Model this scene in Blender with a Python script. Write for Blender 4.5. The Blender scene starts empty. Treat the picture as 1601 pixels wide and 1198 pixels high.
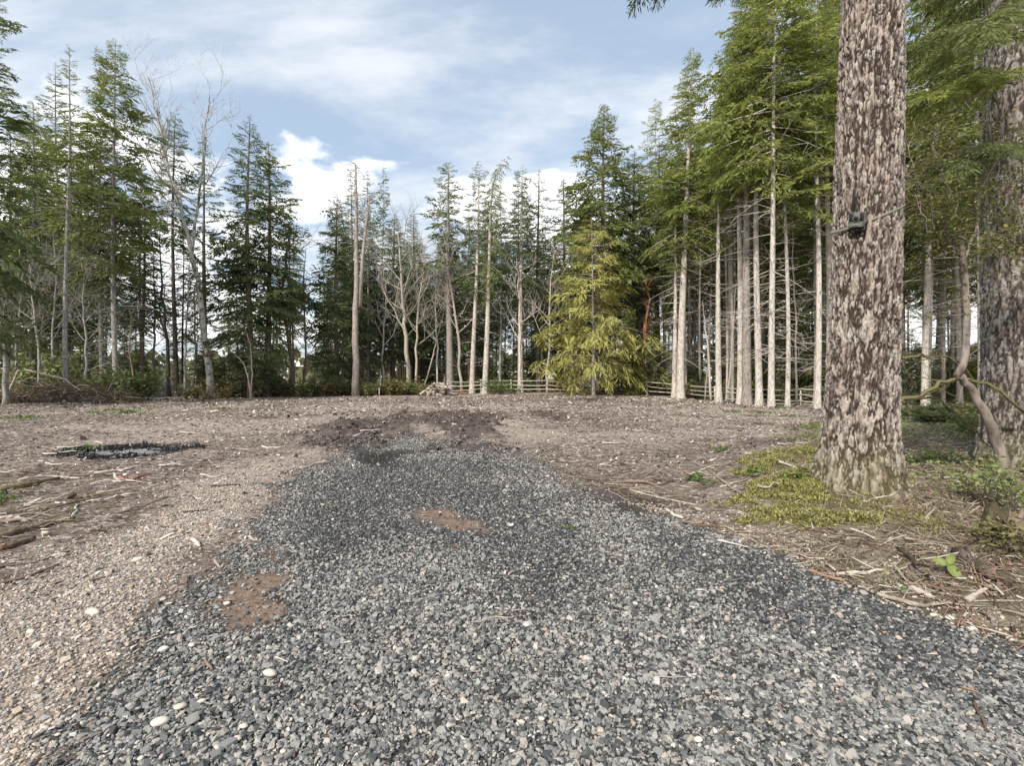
import bpy, bmesh, math, random
import numpy as np
from mathutils import Vector, Matrix, Euler
R_ = math.radians
sc = bpy.context.scene
COL = sc.collection

# ------------------------------------------------------------------ camera
F_PX, HOR, CX, CAM_H = 760.0, 590.0, 800.5, 1.4
cam_d = bpy.data.cameras.new('camera'); cam = bpy.data.objects.new('camera', cam_d); COL.objects.link(cam)
cam.location = (0, 0, CAM_H); cam.rotation_euler = (R_(90), 0, 0)
cam_d.sensor_fit = 'HORIZONTAL'; cam_d.sensor_width = 36.0
cam_d.lens = 36.0 * F_PX / 1601.0
cam_d.shift_y = -(599.0 - HOR) / 1601.0
cam_d.clip_start = 0.05; cam_d.clip_end = 3000
sc.camera = cam

# ------------------------------------------------------------------ sky, sun, exposure
SUN_AZ, SUN_EL = R_(215), R_(38)          # azimuth clockwise from +Y (the view direction)
def build_world():
    w = bpy.data.worlds.new('World'); sc.world = w; w.use_nodes = True
    nt = w.node_tree; N = nt.nodes; L = nt.links
    for n in list(N): N.remove(n)
    out = N.new('ShaderNodeOutputWorld'); bg = N.new('ShaderNodeBackground')
    bg.inputs['Strength'].default_value = 0.15
    sky = N.new('ShaderNodeTexSky'); sky.sky_type = 'NISHITA'; sky.sun_disc = False
    sky.sun_elevation = SUN_EL; sky.sun_rotation = SUN_AZ
    sky.air_density = 1.0; sky.dust_density = 1.6; sky.ozone_density = 1.2
    tc = N.new('ShaderNodeTexCoord')
    sep = N.new('ShaderNodeSeparateXYZ'); L.new(tc.outputs['Generated'], sep.inputs[0])
    def math_(op, a, b=None, clamp=False):
        m = N.new('ShaderNodeMath'); m.operation = op; m.use_clamp = clamp
        for i, v in enumerate((a, b)):
            if v is None: continue
            if isinstance(v, (int, float)): m.inputs[i].default_value = v
            else: L.new(v, m.inputs[i])
        return m.outputs[0]
    zc = math_('MAXIMUM', sep.outputs['Z'], 0.0)
    zz = math_('ADD', zc, 0.22)
    px = math_('DIVIDE', sep.outputs['X'], zz); py = math_('DIVIDE', sep.outputs['Y'], zz)
    cmb = N.new('ShaderNodeCombineXYZ'); L.new(px, cmb.inputs[0]); L.new(py, cmb.inputs[1]); cmb.inputs[2].default_value = 3.7
    def noise(scale, det, rough, off, stretch=(1, 1, 1)):
        mp = N.new('ShaderNodeMapping'); mp.inputs['Location'].default_value = off; mp.inputs['Scale'].default_value = stretch
        mp.inputs['Rotation'].default_value = (0, 0, 0.5)
        L.new(cmb.outputs[0], mp.inputs[0])
        n = N.new('ShaderNodeTexNoise'); n.inputs['Scale'].default_value = scale
        n.inputs['Detail'].default_value = det; n.inputs['Roughness'].default_value = rough
        n.inputs['Distortion'].default_value = 0.25
        L.new(mp.outputs[0], n.inputs['Vector']); return n.outputs['Fac']
    def ramp(v, a, b):
        r = N.new('ShaderNodeMapRange'); r.interpolation_type = 'SMOOTHSTEP'
        r.inputs['From Min'].default_value = a; r.inputs['From Max'].default_value = b
        L.new(v, r.inputs['Value']); return r.outputs[0]
    def mix(fac, a, b):
        m = N.new('ShaderNodeMix'); m.data_type = 'RGBA'
        if isinstance(fac, (int, float)): m.inputs[0].default_value = fac
        else: L.new(fac, m.inputs[0])
        for s, v in ((m.inputs[6], a), (m.inputs[7], b)):
            if isinstance(v, tuple): s.default_value = v
            else: L.new(v, s)
        return m.outputs[2]
    # thin veil of high cloud, then brighter heaps of cloud lower down
    base = mix(0.66, sky.outputs[0], (2.15, 2.6, 3.1, 1))
    veil = math_('MULTIPLY', ramp(noise(1.1, 7, 0.6, (2.1, 0.4, 0), (0.7, 1.5, 1)), 0.42, 0.64), 0.85)
    c1 = mix(veil, base, (3.85, 4.0, 4.2, 1))
    heap_n = noise(2.3, 8, 0.55, (0.35, 2.2, 0))
    low = ramp(zc, 0.60, 0.08)
    heap = math_('ADD', heap_n, math_('MULTIPLY', low, 0.19))
    heap_m = math_('MULTIPLY', ramp(heap, 0.59, 0.70), 0.95)
    c2 = mix(heap_m, c1, (6.2, 6.22, 6.28, 1))
    L.new(c2, bg.inputs['Color']); L.new(bg.outputs[0], out.inputs['Surface'])
build_world()
sl = bpy.data.lights.new('sun', 'SUN'); sl.energy = 3.1; sl.angle = R_(3.0); sl.color = (1.0, 0.94, 0.85)
sun = bpy.data.objects.new('sun', sl); COL.objects.link(sun)
sd = Vector((math.sin(SUN_AZ) * math.cos(SUN_EL), math.cos(SUN_AZ) * math.cos(SUN_EL), math.sin(SUN_EL)))
sun.rotation_euler = sd.to_track_quat('Z', 'Y').to_euler(); sun.location = (-20, -30, 40)
sc.view_settings.view_transform = 'Standard'; sc.view_settings.look = 'None'
sc.view_settings.exposure = 0.78; sc.view_settings.gamma = 1.0
sc.render.engine = 'CYCLES'
sc.cycles.max_bounces = 6; sc.cycles.diffuse_bounces = 3; sc.cycles.glossy_bounces = 2
sc.cycles.transmission_bounces = 3; sc.cycles.transparent_max_bounces = 4
sc.cycles.use_denoising = True

# ------------------------------------------------------------------ noise and terrain
def hash2(ix, iy, s=0):
    h = (ix.astype(np.int64) * 374761393 + iy.astype(np.int64) * 668265263 + s * 974634301) & 0x7fffffff
    h = ((h ^ (h >> 13)) * 1274126177) & 0x7fffffff
    return ((h ^ (h >> 16)) & 0xffffff) / float(0xffffff)
def vnoise(x, y, s=0):
    x = np.asarray(x, float); y = np.asarray(y, float)
    ix = np.floor(x); iy = np.floor(y); fx = x - ix; fy = y - iy
    fx = fx * fx * (3 - 2 * fx); fy = fy * fy * (3 - 2 * fy)
    a = hash2(ix, iy, s); b = hash2(ix + 1, iy, s); c = hash2(ix, iy + 1, s); d = hash2(ix + 1, iy + 1, s)
    return (a * (1 - fx) + b * fx) * (1 - fy) + (c * (1 - fx) + d * fx) * fy
def fbm(x, y, s=0, o=4):
    t = 0; a = 0.5; n = 0
    for k in range(o):
        t = t + a * vnoise(x * 2 ** k, y * 2 ** k, s + k * 17); n += a; a *= 0.5
    return t / n
def sstep(a, b, v):
    t = np.clip((np.asarray(v, float) - a) / (b - a), 0, 1); return t * t * (3 - 2 * t)
def flat_p(px, py):
    d = F_PX * CAM_H / (py - HOR); return ((px - CX) / F_PX * d, d)
def poly(pts): return np.array([flat_p(*p) for p in pts])
def sdf(P, x, y):                       # signed distance, negative inside
    x = np.asarray(x, float); y = np.asarray(y, float)
    d = np.full(x.shape, 1e9); ins = np.zeros(x.shape, bool); n = len(P)
    for i in range(n):
        ax, ay = P[i]; bx, by = P[(i + 1) % n]
        ex, ey = bx - ax, by - ay; wx, wy = x - ax, y - ay
        t = np.clip((wx * ex + wy * ey) / (ex * ex + ey * ey + 1e-12), 0, 1)
        d = np.minimum(d, (wx - t * ex) ** 2 + (wy - t * ey) ** 2)
        c = ((ay > y) != (by > y))
        with np.errstate(divide='ignore', invalid='ignore'):
            xi = ax + (y - ay) * ex / (ey if ey != 0 else 1e-12)
        ins ^= c & (x < xi)
    d = np.sqrt(d); return np.where(ins, -d, d)
ROAD = poly([(1601, 1020), (1340, 925), (1190, 855), (1050, 806), (960, 780), (880, 752), (790, 712), (700, 682), (600, 684), (540, 692), (470, 745), (410, 800), (330, 868), (225, 1000), (160, 1100), (100, 1198)])
ROAD = np.vstack([ROAD, [(-1.4, 1.0), (-1.0, -6), (6.5, -6), (3.2, 1.0)]])
DARK1 = poly([(455, 770), (540, 728), (660, 708), (760, 722), (870, 778), (950, 830), (990, 880), (960, 938), (860, 940), (740, 890), (600, 866), (540, 905), (440, 890), (420, 830)])
DARK2 = poly([(960, 785), (1080, 825), (1200, 865), (1340, 930), (1601, 1030), (1601, 1120), (1400, 1030), (1240, 955), (1100, 900), (980, 850)])
SANDS = [poly([(325, 888), (395, 888), (425, 920), (440, 955), (380, 972), (335, 955), (345, 920)]), poly([(648, 792), (705, 800), (772, 820), (765, 834), (700, 824), (655, 808)]), poly([(420, 862), (460, 864), (455, 876), (425, 874)]), poly([(690, 845), (730, 848), (725, 857), (690, 855)])]
MUDS = [poly([(480, 682), (520, 662), (590, 652), (640, 645), (660, 655), (650, 672), (600, 690), (570, 706), (500, 706)]), poly([(635, 650), (690, 646), (780, 648), (790, 660), (760, 690), (770, 705), (715, 702), (690, 680), (650, 664)]), poly([(835, 648), (885, 650), (880, 660), (840, 658)]), poly([(890, 622), (945, 622), (945, 629), (890, 628)]), poly([(900, 768), (960, 764), (1030, 774), (1062, 800), (1020, 812), (950, 795)])]
WETS = [poly([(538, 708), (560, 702), (640, 704), (630, 722), (590, 735), (545, 732)]), poly([(725, 690), (765, 686), (760, 702), (730, 702)]), poly([(960, 778), (1020, 785), (1040, 803), (1010, 806), (960, 792)])]
TAN = poly([(0, 940), (120, 850), (240, 785), (350, 735), (460, 705), (540, 695), (470, 750), (410, 805), (330, 872), (225, 1005), (160, 1105), (90, 1260), (-200, 1260), (-200, 1000)])
FLOOR_R = poly([(1230, 690), (1300, 655), (1420, 640), (1900, 640), (2600, 720), (2600, 1300), (1800, 1090), (1340, 918), (1290, 800)])
MOSS = [poly([(1130, 795), (1180, 768), (1260, 752), (1330, 790), (1410, 815), (1430, 850), (1370, 860), (1260, 838), (1160, 815)]), poly([(1130, 745), (1200, 722), (1290, 705), (1290, 730), (1180, 750)])]
LEFT_LITTER = poly([(-300, 900), (-300, 740), (60, 735), (190, 770), (130, 820), (40, 860)])
BURN = flat_p(198, 705)
def zones(x, y):
    n1 = fbm(x * 1.3, y * 1.3, 3, 4) - 0.5; n2 = fbm(x * 4.1, y * 4.1, 9, 3) - 0.5; n3 = fbm(x * .35, y * .35, 31, 3) - .5
    sc_ = 0.25 + 0.05 * np.clip(y, 0, 40)
    Z = {}
    Z['road'] = sstep(0.30, -0.22, sdf(ROAD, x, y) / (0.4 + 0.12 * np.clip(y, 0, 20)) + n1 * 0.9 + n2 * 0.5)
    right_edge = sstep(0.06, -0.05, sdf(ROAD, x, y) + n1 * 0.25)
    Z['road'] = np.where(x > 0.6 + 0.05 * y, right_edge, Z['road'])
    Z['dark'] = np.maximum(sstep(0.9, -0.9, sdf(DARK1, x, y) / sc_ + n1 * 3.0 + n2 * 1.6), sstep(0.8, -0.6, sdf(DARK2, x, y) / sc_ + n1 * 2.4 + n2 * 1.4))
    s = np.zeros_like(x)
    for P in SANDS: s = np.maximum(s, sstep(0.12, -0.08, sdf(P, x, y) + n2 * 0.5))
    Z['sand'] = s
    m = np.zeros_like(x)
    for P in MUDS: m = np.maximum(m, sstep(0.5, -0.3, sdf(P, x, y) + n1 * 1.6 + n2 * .8))
    Z['mud'] = m
    w_ = np.zeros_like(x)
    for P in WETS: w_ = np.maximum(w_, sstep(0.2, -0.15, sdf(P, x, y) + n1 * 0.9))
    Z['wet'] = w_
    Z['tan'] = sstep(0.4, -0.5, sdf(TAN, x, y) / (0.5 + 0.1 * np.clip(y, 0, 20)) + n1 * 1.2)
    far_tan = sstep(-0.02, 0.12, n3 + .5 * n1) * sstep(7, 12, y) * .85
    Z['tan'] = np.maximum(Z['tan'], far_tan * (1 - m))
    Z['floor'] = np.maximum(sstep(0.8, -0.6, sdf(FLOOR_R, x, y) + n1 * 2.0), .55 * sstep(0.4, -0.4, sdf(LEFT_LITTER, x, y) + n1 * 1.5))
    ms = np.zeros_like(x)
    for P in MOSS: ms = np.maximum(ms, sstep(0.12, -0.12, sdf(P, x, y) + n2 * 0.7 + n1 * .5))
    Z['moss'] = ms
    e = np.sqrt(((x - BURN[0]) / 1.45) ** 2 + ((y - BURN[1]) / 0.95) ** 2)
    Z['burn'] = sstep(1.05, 0.75, e + n1 * 0.7 + n2 * .5)
    e2 = np.sqrt(((x - BURN[0] - .05) / 0.85) ** 2 + ((y - BURN[1] + .05) / 0.5) ** 2)
    Z['ash'] = sstep(1.0, 0.6, e2 + n1 * 0.9 + n2 * .9)
    return Z
BIG = (3.76, 5.25)                                 # foot of the big fir
def terr(x, y, fine=True):
    x = np.asarray(x, float); y = np.asarray(y, float)
    z = (fbm(x * .12, y * .12, 50, 2) - .5) * 0.25 * sstep(7, 18, y)
    z = z - 0.42 * sstep(9, 17, x) * sstep(16, 27, y) * sstep(60, 40, y)
    bank = sstep(-0.05, 0.9, sdf(ROAD, x, y)) * sstep(1.0, 2.2, x - .28 * y + .2) * sstep(16, 8, y)
    z = z + 0.13 * bank
    z = z + 0.10 * np.exp(-(((x - BIG[0]) / .95) ** 2 + ((y - BIG[1] + .12) / .85) ** 2))
    if fine:
        z = z + (fbm(x * 1.7, y * 1.7, 60, 3) - .5) * 0.05 * (1 - .6 * sstep(0.3, -.3, sdf(ROAD, x, y)))
        m = np.zeros_like(z)
        for P in MUDS[:4]: m = np.maximum(m, sstep(0.6, -0.4, sdf(P, x, y)))
        z = z + m * ((fbm(x * 1.2, y * 1.2, 71, 4) - .42) * 0.5 + (fbm(x * 4, y * 4, 75, 2) - .5) * .16 - .10 * np.exp(-((np.mod((x * .8 + y * .6) / 1.1, 1) - .5) / .16) ** 2))
        f = sstep(0.5, -.5, sdf(FLOOR_R, x, y))
        z = z + f * (fbm(x * 2.2, y * 2.2, 81, 3) - .5) * 0.13
        ms = np.zeros_like(z)
        for P in MOSS: ms = np.maximum(ms, sstep(0.25, -0.25, sdf(P, x, y)))
        z = z + ms * (0.02 + (fbm(x * 4, y * 4, 85, 3) - .42) * .16)
    return z
def tz(x, y): return float(terr(np.array([x]), np.array([y]))[0])
def G(px, py):                                     # pixel ray meets the ground
    dx, dz = (px - CX) / F_PX, (HOR - py) / F_PX
    lo, hi = 0.5, 120.0
    d = F_PX * CAM_H / (py - HOR) if py > HOR + 1 else 100
    for _ in range(12):
        z = tz(dx * d, d); d = 0.5 * d + 0.5 * (z - CAM_H) / dz if dz < 0 else d
    return Vector((dx * d, d, tz(dx * d, d)))
def AT(px, py, d): return Vector(((px - CX) / F_PX * d, d, CAM_H + (HOR - py) / F_PX * d))

# ------------------------------------------------------------------ mesh helpers
def mesh_np(name, V, faces, mat=None, smooth=False, attrs=None):
    """faces: list of int arrays (n,k)"""
    me = bpy.data.meshes.new(name)
    V = np.ascontiguousarray(V, dtype=np.float32)
    faces = [np.asarray(f, dtype=np.int32) for f in faces if len(f)]
    nl = sum(f.size for f in faces); npoly = sum(len(f) for f in faces)
    me.vertices.add(len(V)); me.vertices.foreach_set('co', V.ravel())
    me.loops.add(nl); me.polygons.add(npoly)
    me.loops.foreach_set('vertex_index', np.concatenate([f.ravel() for f in faces]) if faces else np.zeros(0, np.int32))
    tot = np.concatenate([np.full(len(f), f.shape[1], np.int32) for f in faces])
    st = np.concatenate([[0], np.cumsum(tot)[:-1]]).astype(np.int32)
    me.polygons.foreach_set('loop_start', st); me.polygons.foreach_set('loop_total', tot)
    if smooth: me.polygons.foreach_set('use_smooth', np.ones(npoly, bool))
    for k, (typ, arr) in (attrs or {}).items():
        a = me.attributes.new(k, typ, 'POINT')
        a.data.foreach_set('color' if typ == 'FLOAT_COLOR' else ('vector' if typ == 'FLOAT_VECTOR' else 'value'), np.ascontiguousarray(arr, dtype=np.float32 if typ != 'INT' else np.int32).ravel())
    me.update(calc_edges=True); me.validate()
    if mat: me.materials.append(mat)
    return me
class Geo:
    """collects tubes, boxes and quads for one mesh"""
    def __init__(s): s.V = []; s.Q = []; s.T = []; s.n = 0
    def add(s, V, Q=None, T=None):
        V = np.asarray(V, float).reshape(-1, 3)
        if Q is not None and len(Q): s.Q.append(np.asarray(Q, int) + s.n)
        if T is not None and len(T): s.T.append(np.asarray(T, int) + s.n)
        s.V.append(V); s.n += len(V)
    def tube(s, pts, rad, k=6, cap=True):
        pts = np.asarray(pts, float); m = len(pts); rad = np.asarray(rad, float) * np.ones(m)
        t = np.gradient(pts, axis=0); t /= np.linalg.norm(t, axis=1)[:, None] + 1e-9
        ref = np.array([0., 0., 1.]) if abs(t[:, 2]).mean() < .8 else np.array([1., 0., 0.])
        u = np.cross(t, ref); u /= np.linalg.norm(u, axis=1)[:, None] + 1e-9
        v = np.cross(t, u)
        a = np.arange(k) * 2 * math.pi / k
        ring = pts[:, None, :] + rad[:, None, None] * (np.cos(a)[None, :, None] * u[:, None, :] + np.sin(a)[None, :, None] * v[:, None, :])
        V = ring.reshape(-1, 3)
        i = np.arange(m - 1)[:, None] * k; j = np.arange(k)[None, :]; j2 = (j + 1) % k
        Q = np.stack([i + j, i + k + j, i + k + j2, i + j2], -1).reshape(-1, 4)
        T = []
        if cap:
            V = np.vstack([V, pts[:1], pts[-1:]]); c0, c1 = m * k, m * k + 1
            for q in range(k):
                T.append((c0, q, (q + 1) % k)); T.append((c1, (m - 1) * k + (q + 1) % k, (m - 1) * k + q))
        s.add(V, Q, T)
    def box(s, c, size, rot=None):
        h = np.array(size) / 2
        V = np.array([[x, y, z] for x in (-1, 1) for y in (-1, 1) for z in (-1, 1)]) * h
        if rot is not None: V = V @ np.array(rot.to_3x3()).T
        s.add(V + np.array(c), [(0, 1, 3, 2), (4, 6, 7, 5), (0, 4, 5, 1), (2, 3, 7, 6), (0, 2, 6, 4), (1, 5, 7, 3)])
    def mesh(s, name, mat, smooth=False, attrs=None):
        V = np.vstack(s.V); fs = []
        if s.Q: fs.append(np.vstack(s.Q))
        if s.T: fs.append(np.vstack(s.T))
        return mesh_np(name, V, fs, mat, smooth, attrs)
def link(name, data, parent=None, loc=None, rot=None, color=None):
    o = bpy.data.objects.new(name, data); COL.objects.link(o)
    if parent is not None: o.parent = parent
    if loc is not None: o.location = loc
    if rot is not None: o.rotation_euler = rot
    if color is not None: o.color = (*color, 1)
    return o
def tag(o, label, cat, group=None):
    o['label'] = label; o['category'] = cat
    if group: o['group'] = group
    return o
def struct(o): o['kind'] = 'structure'; return o
def stuff(o, label, cat):
    o['kind'] = 'stuff'; o['label'] = label; o['category'] = cat; return o
def empty(name, loc, rz=0, scale=None):
    o = bpy.data.objects.new(name, None); COL.objects.link(o); o.location = loc; o.rotation_euler = (0, 0, rz)
    o.empty_display_size = .2
    if scale: o.scale = scale if not isinstance(scale, (int, float)) else (scale,) * 3
    return o

# ------------------------------------------------------------------ materials
class NT:
    def __init__(s, name):
        s.m = bpy.data.materials.new(name); s.m.use_nodes = True; s.t = s.m.node_tree
        s.N = s.t.nodes; s.L = s.t.links
        s.b = s.N['Principled BSDF']; s.out = s.N['Material Output']
        s.b.inputs['Specular IOR Level'].default_value = 0.3
    def node(s, t, **kw):
        n = s.N.new(t)
        for k, v in kw.items(): setattr(n, k, v)
        return n
    def put(s, sock, v):
        if isinstance(v, (int, float)): sock.default_value = v
        elif isinstance(v, tuple): sock.default_value = v if len(v) == 4 or sock.type == 'VECTOR' else (*v, 1)
        else: s.L.new(v, sock)
    def mix(s, f, a, b, mode='MIX'):
        m = s.node('ShaderNodeMix', data_type='RGBA', blend_type=mode)
        s.put(m.inputs[0], f); s.put(m.inputs[6], a); s.put(m.inputs[7], b); return m.outputs[2]
    def math(s, op, a, b=None, clamp=False):
        m = s.node('ShaderNodeMath', operation=op); m.use_clamp = clamp
        s.put(m.inputs[0], a)
        if b is not None: s.put(m.inputs[1], b)
        return m.outputs[0]
    def coord(s, which='Object'): return s.node('ShaderNodeTexCoord').outputs[which]
    def pos(s): return s.node('ShaderNodeNewGeometry').outputs['Position']
    def noise(s, vec, scale, det=4, rough=.55, stretch=None, out='Fac'):
        if stretch:
            mp = s.node('ShaderNodeMapping'); mp.inputs['Scale'].default_value = stretch; s.L.new(vec, mp.inputs[0]); vec = mp.outputs[0]
        n = s.node('ShaderNodeTexNoise'); s.L.new(vec, n.inputs['Vector'])
        n.inputs['Scale'].default_value = scale; n.inputs['Detail'].default_value = det; n.inputs['Roughness'].default_value = rough
        return n.outputs[out]
    def voro(s, vec, scale, feat='F1', out='Distance', stretch=None, rand=1.0):
        if stretch:
            mp = s.node('ShaderNodeMapping'); mp.inputs['Scale'].default_value = stretch; s.L.new(vec, mp.inputs[0]); vec = mp.outputs[0]
        n = s.node('ShaderNodeTexVoronoi', feature=feat); s.L.new(vec, n.inputs['Vector'])
        n.inputs['Scale'].default_value = scale; n.inputs['Randomness'].default_value = rand; return n.outputs[out]
    def range(s, v, a, b, c=0., d=1.):
        r = s.node('ShaderNodeMapRange', interpolation_type='SMOOTHSTEP'); s.put(r.inputs['Value'], v)
        for k, q in (('From Min', a), ('From Max', b), ('To Min', c), ('To Max', d)): r.inputs[k].default_value = q
        return r.outputs[0]
    def attr(s, name, out='Fac'):
        a = s.node('ShaderNodeAttribute', attribute_name=name); return a.outputs[out]
    def ocol(s): return s.node('ShaderNodeObjectInfo').outputs['Color']
    def orand(s): return s.node('ShaderNodeObjectInfo').outputs['Random']
    def ramp(s, v, stops, interp='LINEAR'):
        r = s.node('ShaderNodeValToRGB'); s.put(r.inputs[0], v); e = r.color_ramp.elements; r.color_ramp.interpolation = interp
        while len(e) < len(stops): e.new(.5)
        for k, (p, c) in enumerate(stops): e[k].position = p; e[k].color = (*c, 1)
        return r.outputs[0]
    def bump(s, h, strength=.5, dist=.02):
        b = s.node('ShaderNodeBump'); s.put(b.inputs['Height'], h)
        b.inputs['Strength'].default_value = strength; b.inputs['Distance'].default_value = dist
        s.L.new(b.outputs[0], s.b.inputs['Normal'])
    def done(s, col=None, rough=.85):
        if col is not None: s.put(s.b.inputs['Base Color'], col)
        s.put(s.b.inputs['Roughness'], rough); return s.m
MAT = {}
def simple(name, c, rough=.8, var=.25, scale=30., bump=.3, bd=.004):
    t = NT(name); p = t.coord(); n = t.noise(p, scale, 4)
    col = t.mix(t.range(n, .3, .7), tuple(x * (1 - var) for x in c), tuple(min(1, x * (1 + var)) for x in c))
    if bump: t.bump(n, bump, bd)
    MAT[name] = t.done(col, rough); return MAT[name]
def m_foliage():
    t = NT('foliage'); t.N.remove(t.b)
    v = t.attr('v'); p = t.pos()
    c = t.ocol()
    k = t.math('ADD', t.math('MULTIPLY', v, .85), t.math('MULTIPLY', t.noise(p, 1.3, 3), .75))
    sc_ = t.range(k, .2, 1.3, .45, 1.65)
    col = t.mix(1.0, c, sc_, 'MULTIPLY')
    col = t.mix(t.range(v, .72, 1.0, 0, .4), col, (0.16, 0.16, 0.035))
    d = t.node('ShaderNodeBsdfDiffuse'); tr = t.node('ShaderNodeBsdfTranslucent'); ms = t.node('ShaderNodeMixShader')
    t.put(d.inputs[0], col); t.put(tr.inputs[0], t.mix(1.0, col, (1.25, 1.2, .7), 'MULTIPLY')); ms.inputs[0].default_value = .42
    t.L.new(d.outputs[0], ms.inputs[1]); t.L.new(tr.outputs[0], ms.inputs[2]); t.L.new(ms.outputs[0], t.out.inputs[0])
    MAT['foliage'] = t.m
m_foliage()
def m_bark():                                    # trunks of the wood; colour of each from its object colour
    t = NT('bark'); p = t.coord(); c = t.ocol()
    n1 = t.noise(p, 9, 5, .65, (1, 1, .18)); n2 = t.noise(p, 2.2, 4, .6); n3 = t.voro(p, 16, stretch=(1, 1, .3))
    k = t.math('ADD', t.math('MULTIPLY', n1, .9), t.math('MULTIPLY', n3, .5))
    col = t.mix(1.0, c, t.range(k, .3, .95, .45, 1.35), 'MULTIPLY')
    col = t.mix(t.range(n2, .55, .75, 0, .55), col, (.34, .34, .31))
    n4 = t.noise(p, 3.1, 3, .6)
    col = t.mix(t.range(n4, .58, .74, 0, .5), col, (.075, .06, .045))
    t.bump(k, .7, .03); MAT['bark'] = t.done(col, .95)
m_bark()
def m_moss_bark():
    t = NT('mossy_white_bark'); p = t.coord()
    n = t.noise(p, 3.2, 5, .7, (1, 1, .6)); n2 = t.noise(p, 14, 4, .6)
    col = t.mix(t.range(n2, .35, .7), (.30, .28, .25), (.60, .58, .53))
    col = t.mix(t.range(n, .50, .60), col, (.11, .085, .03))
    col = t.mix(t.range(t.noise(p, 5, 3, .6, (1, 1, 3)), .62, .70), col, (.05, .045, .04))
    t.bump(n2, .5, .01); MAT['mossy_white_bark'] = t.done(col, .9)
m_moss_bark()
def m_big_bark(name, plate_a, plate_b, furrow, lichen):
    t = NT(name); p = t.coord(); h = t.attr('bark'); cell = t.attr('cell')
    f = t.noise(p, 70, 5, .75, (1, 1, .6)); g = t.noise(p, 6, 4, .6); g2 = t.noise(p, 1.6, 3, .6)
    k = t.math('ADD', t.math('MULTIPLY', cell, .5), t.math('MULTIPLY', f, .75))
    plate = t.mix(t.range(k, .3, .95), plate_a, plate_b)
    plate = t.mix(t.math('MULTIPLY', t.range(g, .52, .68), t.range(f, .35, .6)), plate, lichen)
    plate = t.mix(t.range(g2, .45, .7, 0, .3), plate, (.15, .09, .065))
    hh = t.math('ADD', h, t.math('MULTIPLY', t.math('SUBTRACT', f, .5), .5))
    col = t.mix(t.range(hh, .14, .62), furrow, plate)
    sepz = t.node('ShaderNodeSeparateXYZ'); t.L.new(p, sepz.inputs[0])
    mz = t.range(t.math('ADD', sepz.outputs[2], t.math('MULTIPLY', g, .9)), 1.25, .45)
    col = t.mix(t.math('MULTIPLY', mz, t.range(f, .3, .65, 0, .6)), col, (.13, .125, .035))
    t.bump(f, .6, .012); MAT[name] = t.done(col, .92)
m_big_bark('fir_bark', (.10, .078, .065), (.44, .375, .32), (.036, .023, .018), (.42, .41, .36))
m_big_bark('grey_fir_bark', (.12, .10, .085), (.34, .31, .28), (.04, .03, .025), (.44, .44, .41))
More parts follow.
